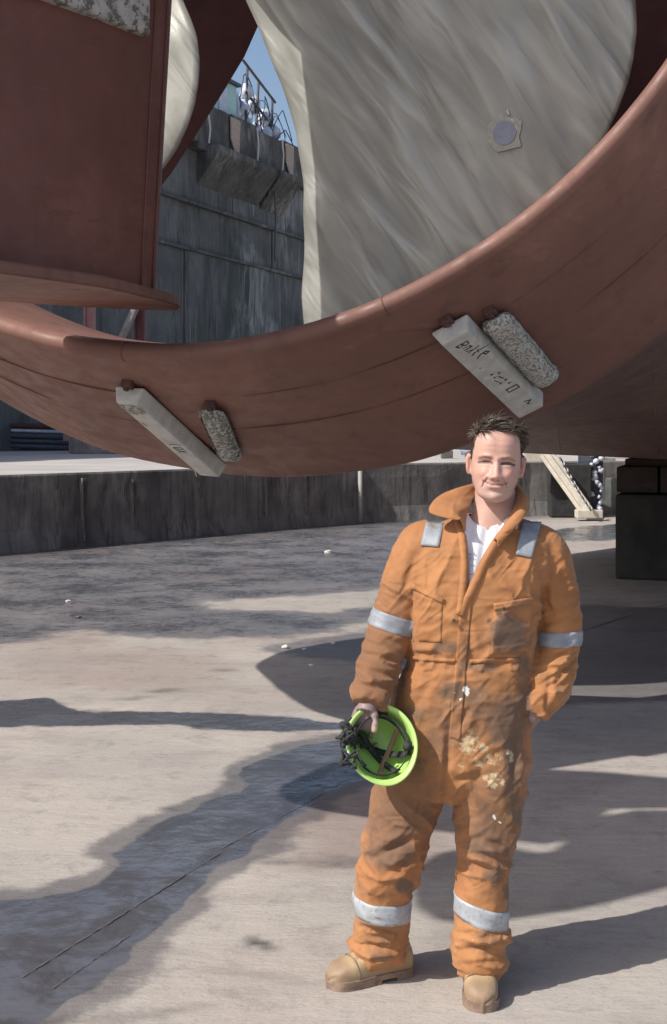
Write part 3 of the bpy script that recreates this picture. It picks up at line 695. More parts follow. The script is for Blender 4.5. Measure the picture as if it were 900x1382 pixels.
# =================================================================== BLOCKS, BEAMS AND PROPS
M_BLOCK = simple('oily_concrete', (.045, .04, .036), (.025, .023, .022), .85, 3, .5, 14, dist=.02)
M_TIMBER = simple('dark_timber', (.05, .032, .028), (.03, .02, .018), .85, 5, .5, 20, stretch=(.4, 3, 3), dist=.01)
def keel_block(x, y, n, label):
    t = thing('keel_block', label, 'keel block', (x, y, 0), 'keel blocks under the ship')
    mb = MB(); mb.box((x, y, .5), 1.5, 1.5, 1.0, AX, bev=.04); mb.build('concrete_base', M_BLOCK, t)
    for k in range(3):
        mb = MB(); mb.box(Vector((x, y, 1.02 + .155)) + BX * (-.5 + .5 * k), 1.5, .47, .30, AX, bev=.02); mb.build('timber', M_TIMBER, t)
    mb = MB(); mb.box((x, y, 1.37), 1.2, 1.3, .09, AX, bev=.01); mb.build('soft_cap', M_TIMBER, t)
keel_block(4.25, 16.2, 0, 'dark oily keel block under the flat hull bottom at the right edge')
M_CREAM = simple('cream_paint', (.58, .54, .46), (.48, .44, .38), .6, 5, .15)
def far_right():
    a = PX(736, 612, 26.2); b = PX(793, 692, 25.8); t = thing('sloping_beam', 'cream painted beam sloping down to the floor beside the man', 'beam', (b.x, b.y, 0))
    mb = MB(); d = (b - a); mb.box((a + b) / 2, d.length, .12, .26, d, Vector((0, -1, .001)), bev=.02); mb.box((a + b) / 2, d.length, .26, .05, d, Vector((0, -1, .001))); mb.build('web', M_CREAM, t)
    mb = MB(); mb.box(b + Vector((.02, 0, -.02)), .5, .3, .16, (1, 0, 0), bev=.02); mb.build('foot', M_CREAM, t)
    a = PX(720, 617, 26.4); b = PX(737, 617, 26.3); mb = MB(); mb.box((a + b) / 2, .6, .2, .16, (1, 0, 0)); mb.build('head_plate', M_CREAM, t)
    p = PX(756, 618, 25.6); q = PX(797, 688, 25.4); c = thing('chain', 'dark chain hanging along the sloping cream beam', 'chain', (q.x, q.y, 0)); n = 17
    for k in range(n):
        f = (k + .5) / n; m = p.lerp(q, f); m.z -= .05 * math.sin(math.pi * f); dr = (q - p).normalized(); sd = dr.cross(Vector((0, 1, 0))).normalized() if k % 2 else Vector((0, 1, 0))
        L = (q - p).length / n * .68; mb = MB(); mb.tube([m + dr * (math.cos(s) * L) + sd * (math.sin(s) * L * .52) for s in np.linspace(0, 2 * math.pi, 11)], .017, 5, caps=False)
        mb.build('link', M_CHIP if k % 2 else M_DARKST, c, True)
    # foam wrapped fender column
    g = PX(797, 692, 27); t = thing('fender_column', 'dark blue rubber fender column flecked with white foam', 'fender', (g.x, g.y, 0))
    M_RUB = simple('blue_black_rubber', (.05, .06, .085), (.03, .035, .05), .7, 8, .6, 16, dist=.02); mb = MB()
    mb.tube([(g.x, g.y, 0), (g.x, g.y, .4), (g.x, g.y, .62), (g.x, g.y, .66), (g.x, g.y, 1.1), (g.x, g.y, 1.7)], [.20, .22, .22, .24, .25, .25], 14); mb.build('column', M_RUB, t, True)
    for k in range(26):
        z = .06 * k + .05; bm = bmesh.new(); bmesh.ops.create_icosphere(bm, subdivisions=1, radius=random.uniform(.03, .085)); an = random.uniform(-.4, .55)
        mb = MB(); bm.verts.ensure_lookup_table(); mb.add([v.co * random.uniform(.7, 1.2) + Vector((g.x + .24 * math.sin(an) + .06, g.y - .24 * math.cos(an), z)) for v in bm.verts], [[v.index for v in f.verts] for f in bm.faces]); bm.free()
        mb.build('foam_lump', M_WHITE, t, True)
    M_GG = simple('grey_green_steel', (.20, .225, .22), (.13, .15, .15), .6, 4, .3)
    for x0, x1, y0, y1, d, lab in ((795, 832, 645, 683, 27.6, 'grey green concrete box, lower of the two stacked beside the dark keel block'), (806, 831, 618, 644.2, 27.8, 'grey green concrete box on top of the lower box')):
        a = PX(x0, y1, d); b = PX(x1, y0, d); mb = MB(); z0 = 0 if 'lower' in lab[:36] else a.z
        mb.box(((a.x + b.x) / 2, d + .3, (z0 + b.z) / 2), abs(b.x - a.x), .6, b.z - z0, bev=.03); o = mb.build('concrete_box', M_GG); tag(o, lab, 'box', 'boxes at the foot of the dock step')
    a = PX(831, 690, 29); mb = MB(); mb.box((a.x + .4, 29.2, 1.0), .9, .3, 2.0, bev=.04); tag(mb.build('pale_panel', M_STEPTOP), 'pale upright panel showing between the box and the dark keel block', 'panel')
    # shaded gap in the step, filled in with a black box
    a = PX(768, 660, 26.9); mb = MB(); mb.box((a.x, 26.9, .54), .80, .5, 1.05, bev=.02); tag(mb.build('dark_gap', simple('gap_black', (.035, .035, .037), (.02, .02, .022), .8, 6, .4)), 'black crate standing for shade behind the sloping beam', 'gap')
    a = PX(640, 607, 30); mb = MB(); mb.tube([PX(622, 607, 30), PX(650, 604, 30)], .12, 8); tag(mb.build('blue_bundle', simple('blue_wrap', (.22, .28, .55), (.5, .52, .6), .5, 9, .2), None, True), 'small blue and white bundle on the step just left of the head', 'bundle')
    a = PX(603, 608, 30); mb = MB(); mb.box((a.x, 30, ZA + .09), .25, .3, .18, bev=.02); tag(mb.build('small_block', M_JOINT), 'small black block on the step top beside the blue bundle', 'block')
far_right()
M_SLATE = simple('slate_blue_pipe', (.075, .09, .125), (.05, .06, .085), .6, 6, .1)
def step_things():
    # steel posts standing on the step, seen under the rudder end plate
    DP = 36.0; c0 = PX(152, 560, DP); ZP = c0.z - .1
    mb = MB(); mb.box((c0.x, DP + .2, (ZA + ZP) / 2), 2.2, .9, ZP - ZA, bev=.03); tag(mb.build('concrete_plinth', M_STEP), 'grey concrete plinth mostly hidden behind the nozzle, carrying two steel posts', 'plinth')
    for i, (x, wd, lab, m) in enumerate(((121, .20, 'pink painted upright steel post seen under the rudder end plate', 'p'), (189, .2, 'dark red upright steel post at the right under the rudder end plate', 'd'))):
        b = PX(x, 560, DP); mm = simple('post_' + ('pink' if m == 'p' else 'red'), *(((.42, .23, .21), (.36, .18, .17)) if m == 'p' else ((.15, .055, .055), (.12, .045, .045))), .7, 6, .2)
        t = thing('steel_post', lab, 'post', (b.x, b.y, ZP), 'steel posts on the dock step')
        mb = MB(); mb.box((b.x, b.y, (ZP + 6.4) / 2), wd, .03, 6.4 - ZP); mb.build('web', mm, t)
        for q in (-1, 1): mb = MB(); mb.box((b.x + q * (wd / 2 + .021), b.y, (ZP + 6.4) / 2), .04, .24, 6.4 - ZP); mb.build('flange', mm, t)
        mb = MB(); mb.box((b.x, b.y, ZP + .015), .5, .5, .024); mb.build('base_plate', mm, t)
    a = PX(158, 470, DP - .3); b = PX(183, 415, DP - .3); tag(MB().tube([a + (a - b) * 1.3, b + (b - a) * .4], .11, 8).build('diagonal_brace', simple('brace_grey', (.27, .235, .225), (.2, .17, .165), .7, 9, .3), None, True), 'grey diagonal brace leaning between the two steel posts', 'brace')
    # blocks and pipes at the left
    b = PX(103, 608, 38); t = thing('timber_block', 'pinkish block on the sunlit step top under the nozzle', 'block', (b.x, b.y, ZA)); M_PK = simple('pink_block', (.38, .25, .23), (.3, .2, .19), .8, 6, .2)
    mb = MB(); mb.box((b.x, b.y, ZA + .21), .34, .5, .42, bev=.02); mb.build('block', M_PK, t); mb = MB(); mb.box((b.x - .28, b.y + .1, ZA + .48), .18, .3, .3); mb.build('wedge', M_PK, t)
    b = PX(135, 608, 38); mb = MB(); mb.box((b.x, b.y, ZA + .16), .9, .5, .32, bev=.02); tag(mb.build('grey_block', M_BRKT), 'dull red brown low block right of the pinkish block', 'block')
    for i, (y, m, r, lab) in enumerate(((602, M_SLATE, .075, 'lowest blue pipe of the stack lying along the step'), (595, M_DARKST, .075, 'dark pipe lying just above the lowest blue pipe'), (588, M_SLATE, .08, 'middle blue pipe of the stack at the far left'), (581, M_WHITE, .05, 'thin pale pipe near the top of the stack'), (574.5, M_BRKT, .08, 'dull red pipe on the very top of the stack'))):
        a = PX(-80, y - 3, 41); b = PX(96, y + 2, 40); mb = MB(); mb.tube([a, a.lerp(b, .5), b], r, 10)
        tag(mb.build('pipe', m, None, True), lab, 'pipe', 'pipes stacked on the dock step')
    a = PX(-70, 606, 41.2); b = PX(92, 607, 40.4); mb = MB(); mb.box(((a.x + b.x) / 2, 41.2, ZA + .42), 4.2, .1, .85); tag(mb.build('pipe_rack', M_DARKST), 'dark rack behind the stacked pipes', 'rack')
    b = PX(148, 607, 34); mb = MB(); mb.tube([PX(138, 606, 34), PX(156, 606.5, 34)], .03, 6); tag(mb.build('white_bar', M_CHIP, None, True), 'short white bar on the step top right of the blocks', 'bar')
step_things()

# =================================================================== THE MAN
MD = 4.22                                               # his distance from the camera
MB0 = Vector(((612 - CX) / FPX * MD, MD, 0))
man = thing('person', 'smiling man in dirty orange boiler suit, hand in pocket, holding a hard hat', 'person', MB0)
def loft(secs, n=28, ex=2.3):
    "closed tube through sections (centre, half-u vector, half-v vector)"
    V = []; F = []
    for c, u, v in secs:
        for k in range(n):
            a = 2 * math.pi * k / n; ca, sa = math.cos(a), math.sin(a)
            ca = math.copysign(abs(ca) ** (2 / ex), ca); sa = math.copysign(abs(sa) ** (2 / ex), sa)
            V.append(Vector(c) + Vector(u) * ca + Vector(v) * sa)
    for i in range(len(secs) - 1):
        for k in range(n): F.append((i * n + k, i * n + (k + 1) % n, (i + 1) * n + (k + 1) % n, (i + 1) * n + k))
    F.append(tuple(range(n - 1, -1, -1))); F.append(tuple(range((len(secs) - 1) * n, len(secs) * n)))
    return V, F
def hslices(rows):
    "rows of (y px, centre x px, half width px, half depth m, depth m) -> loft sections lying flat"
    return [(PX(cx, y, d), Vector((hw / FPX * d, 0, 0)), Vector((0, hd, 0))) for y, cx, hw, hd, d in rows]
def limb(rows, flat=1.0):
    "rows of (x px, y px, radius px, depth m): sections square to the limb"
    P = [PX(x, y, d) for x, y, r, d in rows]; out = []
    for i, (x, y, r, d) in enumerate(rows):
        t = (P[min(i + 1, len(P) - 1)] - P[max(i - 1, 0)]).normalized(); v = Vector((0, 1, 0)); v = (v - t * v.dot(t)).normalized(); u = t.cross(v)
        R = r / FPX * d; out.append((P[i], u * R, v * R * flat))
    return out
def spline(rows, k=4):
    "Catmull-Rom resampling of table rows"
    A = np.array(rows, float); n = len(A); out = []
    for i in range(n - 1):
        p0, p1, p2, p3 = A[max(i - 1, 0)], A[i], A[i + 1], A[min(i + 2, n - 1)]
        for j in range(k):
            t = j / k; out.append(.5 * ((2 * p1) + (-p0 + p2) * t + (2 * p0 - 5 * p1 + 4 * p2 - p3) * t * t + (-p0 + 3 * p1 - 3 * p2 + p3) * t ** 3))
    out.append(A[-1]); return [tuple(r) for r in out]
def fuse(parts, voxel, smooth=3, fac=.5):
    "union of closed shells as one even skin (voxel remesh), returned as arrays"
    mb = MB()
    for V, F in parts: mb.add(V, F)
    me = bpy.data.meshes.new('tmp'); me.from_pydata(mb.V, [], mb.F)
    bm = bmesh.new(); bm.from_mesh(me); bmesh.ops.recalc_face_normals(bm, faces=bm.faces[:]); bm.to_mesh(me); bm.free()
    o = bpy.data.objects.new('tmp', me); COL.objects.link(o)
    m = o.modifiers.new('r', 'REMESH'); m.mode = 'VOXEL'; m.voxel_size = voxel; m.adaptivity = 0
    if smooth: q = o.modifiers.new('s', 'SMOOTH'); q.iterations = smooth; q.factor = fac
    dg = bpy.context.evaluated_depsgraph_get(); e = o.evaluated_get(dg); em = e.to_mesh()
    V = getv(em).copy(); F = [tuple(p.vertices) for p in em.polygons]; e.to_mesh_clear()
    bpy.data.objects.remove(o); bpy.data.meshes.remove(me)
    return V, F
def normals_of(V, F):
    me = bpy.data.meshes.new('tmp'); me.from_pydata(V.tolist(), [], F); me.update(); N = getn(me).copy(); bpy.data.meshes.remove(me); return N
def topx(V): return np.c_[CX + V[:, 0] / V[:, 1] * FPX, HY - (V[:, 2] - EYE) / V[:, 1] * FPX]

# ---------------------------------------------------------------- boiler suit
TORSO = [(694, 658, 34, .075, 4.285), (703, 655, 56, .088, 4.28), (714, 652, 80, .10, 4.275), (730, 651, 97, .115, 4.265), (760, 649, 99, .128, 4.255), (800, 642, 91, .135, 4.25), (845, 638, 88, .136, 4.25),
         (893, 634, 87, .130, 4.25), (930, 627, 93, .138, 4.25), (975, 622, 98, .148, 4.255), (1020, 616, 100, .15, 4.26), (1050, 611, 98, .142, 4.26), (1072, 608, 84, .115, 4.26)]
LEGL = [(574, 1010, 44, 4.285), (561, 1050, 48, 4.28), (545, 1090, 46, 4.27), (535, 1125, 43, 4.255), (528, 1165, 42, 4.245), (519, 1205, 39, 4.265), (514, 1240, 37, 4.285), (510, 1268, 37, 4.30), (509, 1286, 36, 4.31), (509, 1296, 31, 4.31)]
LEGR = [(663, 1010, 50, 4.25), (660, 1050, 51, 4.235), (659, 1090, 46, 4.225), (657, 1125, 42, 4.215), (655, 1165, 38.5, 4.205), (652, 1205, 37, 4.20), (650, 1240, 36, 4.20), (649, 1275, 37, 4.195), (647, 1300, 33, 4.195), (646, 1318, 28, 4.19)]
ARML = [(592, 726, 30, 4.275), (572, 742, 36, 4.27), (555, 775, 34, 4.262), (541, 808, 31, 4.255), (528, 840, 30, 4.245), (519, 872, 30, 4.225), (510, 905, 30, 4.185), (502, 930, 27, 4.14), (497, 953, 24, 4.105)]
ARMR = [(710, 732, 30, 4.275), (734, 748, 35, 4.275), (747, 785, 32, 4.285), (752, 820, 31, 4.295), (753, 853, 31, 4.295), (750, 885, 31, 4.28), (742, 912, 31, 4.25), (733, 936, 28, 4.215), (725, 953, 23, 4.19), (719, 964, 18, 4.185)]
parts = [loft(hslices(spline(TORSO, 3)), 40, 2.5), loft(limb(spline(LEGL, 4), 1.12), 28, 2.2), loft(limb(spline(LEGR, 4), 1.12), 28, 2.2),
         loft(limb(spline(ARML, 4), 1.05), 28, 2.2), loft(limb(spline(ARMR, 4), 1.05), 28, 2.2)]
SV, SF = fuse(parts, .0052, 4, .5)
SN = normals_of(SV, SF)
def ridged(P, seed): return 1 - 2 * np.abs(vnoise(P, seed)) ** .62
def seglim(q, rows): 
    "distance in px of photo points q to a limb's centre line"
    A = np.array(rows)[:, :2]; d = np.full(len(q), 1e9)
    for a, b in zip(A[:-1], A[1:]):
        ab = b - a; t = np.clip(((q - a) @ ab) / (ab @ ab), 0, 1); d = np.minimum(d, np.hypot(*(q - a - t[:, None] * ab).T))
    return d
def creases(q, lst, P):
    "named folds: (x1, y1, x2, y2, half width px, depth m)"
    r = np.zeros(len(q))
    for x1, y1, x2, y2, wd, dp in lst:
        a = np.array((x1, y1), float); ab = np.array((x2 - x1, y2 - y1), float); t = ((q - a) @ ab) / (ab @ ab); tc = np.clip(t, 0, 1)
        e = q - a - tc[:, None] * ab; nrm = np.array((-ab[1], ab[0])) / np.hypot(*ab); s_ = e @ nrm; d = np.hypot(*e.T)
        env = np.exp(-(d / wd) ** 2) * (.4 + .6 * np.sin(np.pi * np.clip(tc, .02, .98)))
        ridge = np.exp(-((s_ + 1.7 * wd) / (1.2 * wd)) ** 2) * np.exp(-(np.maximum(d - 3 * wd, 0) / wd) ** 2) * np.sin(np.pi * np.clip(tc, .05, .95))
        r += dp * (-env + .75 * ridge)
    return r
def wrinkle(V, N):
    q = topx(V); x, y = q[:, 0], q[:, 1]; front = sstep(.25, -.25, N[:, 1])
    d = np.zeros(len(V))
    warp = V + .035 * np.c_[fbm(V * 7, 2, 1), fbm(V * 7, 2, 2), fbm(V * 7, 2, 3)]
    low = sstep(1232, 1262, y); legs = sstep(1060, 1110, y)
    # bunched trouser bottoms: flat rings of cloth
    d += low * (.015 * ridged(warp * (6, 6, 22), 21) + .006 * ridged(warp * (12, 12, 46), 22))
    # legs: soft diagonal drapes
    ang = warp @ np.array([[.75, 0, .66], [0, 1, 0], [-.66, 0, .75]])
    d += legs * (1 - low) * (.012 * ridged(ang * (5, 5, 11), 31) + .005 * ridged(ang * (12, 12, 26), 32))
    knee = np.exp(-((y - 1172) / 26) ** 2); d += knee * .012 * ridged(warp * (7, 7, 22), 33)
    hips = sstep(900, 950, y) * (1 - legs); d += hips * (.010 * ridged(ang * (5, 5, 10), 35) + .004 * ridged(warp * (13, 13, 20), 36))
    # sleeves
    al = np.exp(-(np.maximum(seglim(q, ARML) - 26, 0) / 5) ** 2) * (x < 575) * sstep(745, 790, y) * (y < 962)
    ar = np.exp(-(np.maximum(seglim(q, ARMR) - 28, 0) / 5) ** 2) * (x > 716) * sstep(745, 790, y) * (y < 975)
    pl = warp @ np.array([[.95, 0, .3], [0, 1, 0], [-.3, 0, .95]]); pr = warp @ np.array([[.9, 0, -.42], [0, 1, 0], [.42, 0, .9]])
    d += al * (.0065 * ridged(pl * (6, 6, 22), 41) + .0055 * ridged(pl * (9, 9, 42), 42)) * (1 + .3 * sstep(860, 900, y))
    d += ar * (.007 * ridged(pr * (6, 6, 20), 44) + .006 * ridged(pr * (9, 9, 40), 45)) * (1 + .4 * sstep(860, 900, y))
    # chest and waist
    body = (1 - np.clip(al + ar, 0, 1)) * (y < 905)
    d += body * (.0085 * ridged(warp @ np.array([[.9, 0, .45], [0, 1, 0], [-.45, 0, .9]]) * (9, 9, 4), 51) + .004 * fbm(warp * 16, 2, 52))
    waist = np.exp(-((y - 893) / 9) ** 2) * (1 - np.clip(al + ar, 0, 1)); d += waist * (-.008 + .0075 * ridged(V * (34, 34, 5), 53))
    sh = np.exp(-((y - 745) / 30) ** 2) * (np.exp(-((x - 735) / 22) ** 2) + np.exp(-((x - 566) / 20) ** 2)); d += sh * .006 * ridged((warp @ np.array([[.3, 0, .95], [0, 1, 0], [-.95, 0, .3]])) * (7, 7, 20), 54)
    # folds the picture shows one by one
    C = [(600, 1085, 606, 985, 5, .012), (606, 985, 628, 900, 4, .006), (500, 1158, 560, 1132, 6, .016), (520, 1180, 562, 1158, 5, .010), (486, 1150, 512, 1164, 5, .010),
         (618, 1160, 672, 1178, 5, .014), (640, 1150, 690, 1165, 5, .010), (650, 1130, 690, 1150, 4, .007), (612, 1118, 640, 1104, 5, .008), (616, 1140, 650, 1128, 4, .006), (610, 1052, 650, 1046, 5, .008),
         (486, 1252, 545, 1262, 4, .010), (480, 1275, 540, 1284, 4, .012), (484, 1296, 535, 1292, 4, .008), (622, 1258, 678, 1266, 4, .010), (618, 1282, 680, 1276, 4, .012), (622, 1300, 668, 1300, 4, .008),
         (556, 882, 590, 884, 4, .010), (625, 830, 640, 900, 6, .007), (640, 880, 690, 862, 5, .005), (620, 900, 650, 945, 5, .006), (640, 945, 605, 1000, 5, .007), (585, 905, 560, 960, 6, .006),
         (728, 760, 742, 830, 5, .010), (745, 740, 765, 790, 5, .008), (724, 800, 748, 828, 4, .008), (724, 842, 778, 836, 4, .008), (735, 885, 778, 880, 4, .010), (728, 905, 775, 902, 4, .012), (735, 930, 760, 920, 4, .010), (742, 915, 738, 955, 4, .008),
         (505, 858, 548, 872, 4, .006), (488, 880, 545, 895, 4, .008), (484, 902, 535, 912, 4, .008), (480, 924, 525, 930, 4, .008), (560, 750, 545, 800, 5, .007), (700, 985, 692, 1065, 6, .014), (712, 990, 706, 1040, 4, .008)]
    d += creases(q, C, V) * front
    d += .0012 * fbm(V * 45, 2, 60)
    keep = sstep(690, 712, y)
    return V + N * (.85 * d * keep)[:, None]
SV = wrinkle(SV, SN)
suit_full = BVHTree.FromPolygons([Vector(v) for v in SV], SF)
def suit_hit(x, y):
    h, n, i, t = suit_full.ray_cast(Vector((0, 0, EYE)), (PX(x, y, 1) - Vector((0, 0, EYE))).normalized())
    return h, n
# opening at the neck: a V from the collar down to the zip
VOPEN = [(622, 686), (626, 716), (630, 742), (629, 775), (623, 820), (619, 824), (634, 800), (650, 765), (668, 735), (690, 704), (700, 686), (660, 676)]
VOPEN = [(623, 690), (627, 712), (631, 742), (629, 782), (622, 826), (634, 800), (650, 765), (668, 735), (690, 706), (700, 690), (690, 640), (630, 640)]
q = topx(SV); inside = (sdf_poly(q, VOPEN) < 0) & (SV[:, 1] < 4.262)
neckhole = (((SV[:, 0] - PX(662, 690, 4.27).x) / .078) ** 2 + ((SV[:, 1] - 4.262) / .075) ** 2 < 1) & (SV[:, 2] > PX(0, 712, 4.27).z)
cuffl = q[:, 1] > 1e9
kill = inside | neckhole
keepF = [f for f in SF if not any(kill[i] for i in f)]
def orange_mat():
    n = NT('orange_cotton')
    base = n.mix(n.ramp(n.noise(7, 5, .6), .3, .7), (.41, .178, .066), (.335, .14, .05))
    base = n.mix(n.ramp(n.noise(28, 5, .7), .45, .75, 0, .4), base, (.26, .125, .06))
    fade = n.at('fade'); base = n.mix(n.math('MULTIPLY', fade, .6), base, (.52, .26, .10))
    g = n.ramp(n.math('ADD', n.at('grime'), n.math('MULTIPLY', n.math('SUBTRACT', n.noise(24, 6, .72), .5), .95)), .2, .72)
    base = n.mix(n.math('MULTIPLY', g, .86), base, (.105, .078, .06))
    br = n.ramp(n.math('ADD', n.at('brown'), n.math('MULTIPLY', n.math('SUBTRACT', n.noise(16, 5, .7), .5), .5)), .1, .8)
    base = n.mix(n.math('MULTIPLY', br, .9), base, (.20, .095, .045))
    sp = n.ramp(n.noise(75, 4, .75), .68, .76); base = n.mix(n.math('MULTIPLY', sp, n.ramp(n.noise(5, 3), .45, .6, 0, .5)), base, (.10, .075, .06))
    cr = n.ramp(n.math('ADD', n.at('cream'), n.math('MULTIPLY', n.math('SUBTRACT', n.noise(48, 5, .7), .5), 1.3)), .42, .66)
    base = n.mix(n.math('MULTIPLY', cr, .8), base, (.62, .50, .30))
    wt = n.ramp(n.math('ADD', n.at('white'), n.math('MULTIPLY', n.math('SUBTRACT', n.noise(70, 4, .7), .5), 1.4)), .5, .6)
    base = n.mix(wt, base, (.68, .68, .62))
    n.p('Base Color', base); n.p('Roughness', .82); n.p('Sheen Weight', .12)
    rg = n.noise(1, 3, .5, n.map((9, 9, 26), (0, 0, 0)), .5); rg.node.noise_type = 'RIDGED_MULTIFRACTAL'
    rg2 = n.noise(1, 2, .5, n.skew((.75, 0, .66), 9, 24), .7); rg2.node.noise_type = 'RIDGED_MULTIFRACTAL'
    b = n.bump(rg, .6, .012); b = n.bump(rg2, .65, .014, b); b = n.bump(n.noise(90, 4, .6), .22, .0025, b); n.bump(n.noise(900, 2), .15, .0006, b)
    return n.m
M_OR = orange_mat()
def blobs(q, lst):
    r = np.zeros(len(q))
    for x, y, rx, ry, s_ in lst:
        e = ((q[:, 0] - x) / rx) ** 2 + ((q[:, 1] - y) / ry) ** 2; r = np.maximum(r, s_ * np.exp(-e ** 1.5 * .9))
    return r
def dirt_and_shade(o):
    base = Vector((0, 0, 0)); p = o
    while p is not None: base += p.location; p = p.parent
    V = getv(o.data) + np.array(base); q = topx(V) + 9 * np.c_[fbm(V * 14, 3, 71), fbm(V * 14, 3, 72)]
    attr(o, 'grime', blobs(q, [(620, 970, 95, 60, .42), (540, 1090, 60, 80, .58), (665, 1110, 50, 95, .56), (512, 1265, 40, 40, .4), (650, 1265, 40, 40, .38), (640, 870, 70, 40, .3), (688, 858, 32, 34, .8), (700, 830, 20, 30, .45), (600, 874, 22, 12, .62), (586, 880, 16, 8, .5), (612, 934, 30, 16, .95), (655, 958, 40, 18, .6), (590, 1000, 26, 40, .5), (650, 900, 22, 14, .6), (640, 940, 30, 16, .6), (682, 972, 32, 42, .9), (664, 1060, 16, 46, .55), (690, 1040, 15, 80, .95), (700, 1000, 14, 50, .6),
        (530, 1100, 44, 60, .68), (560, 1040, 28, 30, .5), (553, 962, 26, 18, .62), (525, 1145, 42, 30, .72), (546, 1200, 16, 10, .85), (505, 1210, 30, 8, .3), (656, 1135, 34, 34, .72), (668, 1180, 20, 16, .7), (686, 1205, 10, 18, .7), (515, 1290, 28, 14, .5), (654, 1268, 30, 12, .25),
        (632, 865, 10, 46, .45), (624, 900, 12, 18, .55), (648, 905, 26, 14, .35), (705, 905, 16, 40, .6), (708, 950, 12, 40, .7), (538, 930, 14, 50, .5), (500, 1260, 22, 20, .3), (672, 828, 5, 6, .9), (680, 820, 4, 5, .9), (656, 840, 3, 4, .8), (580, 838, 3, 4, .6), (705, 1100, 14, 60, .55), (632, 1215, 10, 8, .3), (575, 1010, 18, 40, .35), (625, 850, 5, 25, .4)]))
    attr(o, 'brown', blobs(q, [(508, 900, 40, 62, 1.0), (498, 945, 34, 22, 1.1), (530, 815, 36, 40, .5), (620, 960, 110, 70, .42), (540, 1080, 60, 90, .6), (660, 1090, 60, 110, .45), (545, 1095, 50, 60, .55), (525, 1140, 40, 30, .5), (560, 880, 14, 30, .25), (530, 810, 34, 26, .25), (768, 790, 16, 40, .3), (640, 940, 50, 20, .25), (688, 1000, 30, 90, .3), (655, 1120, 40, 60, .3)]))  # sleeve blobs put its shade into the brown along with real dirt
    attr(o, 'cream', blobs(q, [(636, 1006, 30, 16, .62), (660, 1028, 26, 18, .55), (664, 1054, 22, 12, .6), (622, 1030, 10, 14, .45), (640, 1070, 22, 24, .32), (690, 1022, 8, 14, .6), (676, 1104, 14, 6, .45), (520, 1130, 12, 14, .3), (508, 1160, 8, 18, .25), (634, 985, 12, 6, .5), (645, 1100, 30, 40, .2), (556, 1062, 6, 6, .3)]))
    attr(o, 'white', blobs(q, [(631, 932, 7, 8, .85), (613, 938, 3, 3, .6), (621, 946, 4, 3, .6), (666, 1108, 4, 5, .7), (672, 1114, 6, 3, .6), (684, 1018, 4, 6, .5), (640, 1272, 3, 3, .6), (688, 985, 3, 4, .4)]))
    attr(o, 'fade', blobs(q, [(640, 960, 60, 50, .6), (595, 790, 36, 70, .3), (650, 820, 30, 40, .4), (750, 880, 26, 60, .45), (510, 1260, 40, 50, .4), (650, 1260, 40, 50, .4), (648, 1060, 40, 60, .5), (560, 985, 36, 40, .4)]))
def part_mesh(name, V, F, mat, smooth=True, parent=None):
    o = mesh(name, [tuple(v) for v in V], F, mat, parent or man, smooth); return o
used = sorted({i for f in keepF for i in f}); remap = {i: k for k, i in enumerate(used)}
suit = part_mesh('boiler_suit', SV[used], [tuple(remap[i] for i in f) for f in keepF], M_OR); dirt_and_shade(suit)

M_TAPE = NT('reflective_tape')
tp = M_TAPE.mix(M_TAPE.ramp(M_TAPE.noise(30, 5, .7), .35, .7), (.44, .47, .51), (.35, .38, .41)); tp = M_TAPE.mix(M_TAPE.ramp(M_TAPE.noise(90, 4, .7), .56, .68, 0, .8), tp, (.2, .19, .17))
M_TAPE.p('Base Color', tp); M_TAPE.p('Roughness', .5); M_TAPE.p('Metallic', .1); M_TAPE.bump(M_TAPE.noise(60, 3), .2, .003); M_TAPE = M_TAPE.m
M_TAPE2 = simple('worn_tape', (.30, .325, .36), (.23, .25, .28), .55, 24, .25, 50)
def band(name, p1, p2, half, d, mat, n=64, rows=7, off=.0012):
    "tape sewn round a limb: p1, p2 = photo points where its middle line meets the limb's outline"
    a = PX(*p1, d); b = PX(*p2, d); c = (a + b) / 2; u = (b - a).normalized(); v = Vector((0, 1, 0)); v = (v - u * v.dot(u)).normalized(); t = u.cross(v)
    V = []; F = []; H = half / FPX * d
    for r in range(rows):
        o = c + t * (H * (2 * r / (rows - 1) - 1)); rr = []
        for k in range(n):
            an = 2 * math.pi * k / n; dr = u * math.cos(an) + v * math.sin(an); h, nn, i, dist = suit_full.ray_cast(o, dr, .22); rr.append(dist if h else None)
        good = [x for x in rr if x]; m = sorted(good)[len(good) // 2]; rr = [min(x, m * 1.55) if x else m for x in rr]; rr = [(rr[k - 1] + 2 * rr[k] + rr[(k + 1) % n]) / 4 for k in range(n)]
        for k in range(n):
            an = 2 * math.pi * k / n; V.append(o + (u * math.cos(an) + v * math.sin(an)) * (rr[k] + off))
    for r in range(rows - 1):
        for k in range(n): F.append((r * n + k, r * n + (k + 1) % n, (r + 1) * n + (k + 1) % n, (r + 1) * n + k))
    o = part_mesh(name, V, F, mat); s_ = o.modifiers.new('t', 'SOLIDIFY'); s_.thickness = .003; s_.offset = 0; return o
band('reflective_band', (477, 1217), (556, 1225), 13, 4.27, M_TAPE)
band('reflective_band', (615, 1217), (687, 1237), 13, 4.20, M_TAPE)
band('reflective_band', (500, 829), (552, 845), 11, 4.25, M_TAPE2)
band('reflective_band', (722, 860), (783, 858), 9.5, 4.295, M_TAPE2)
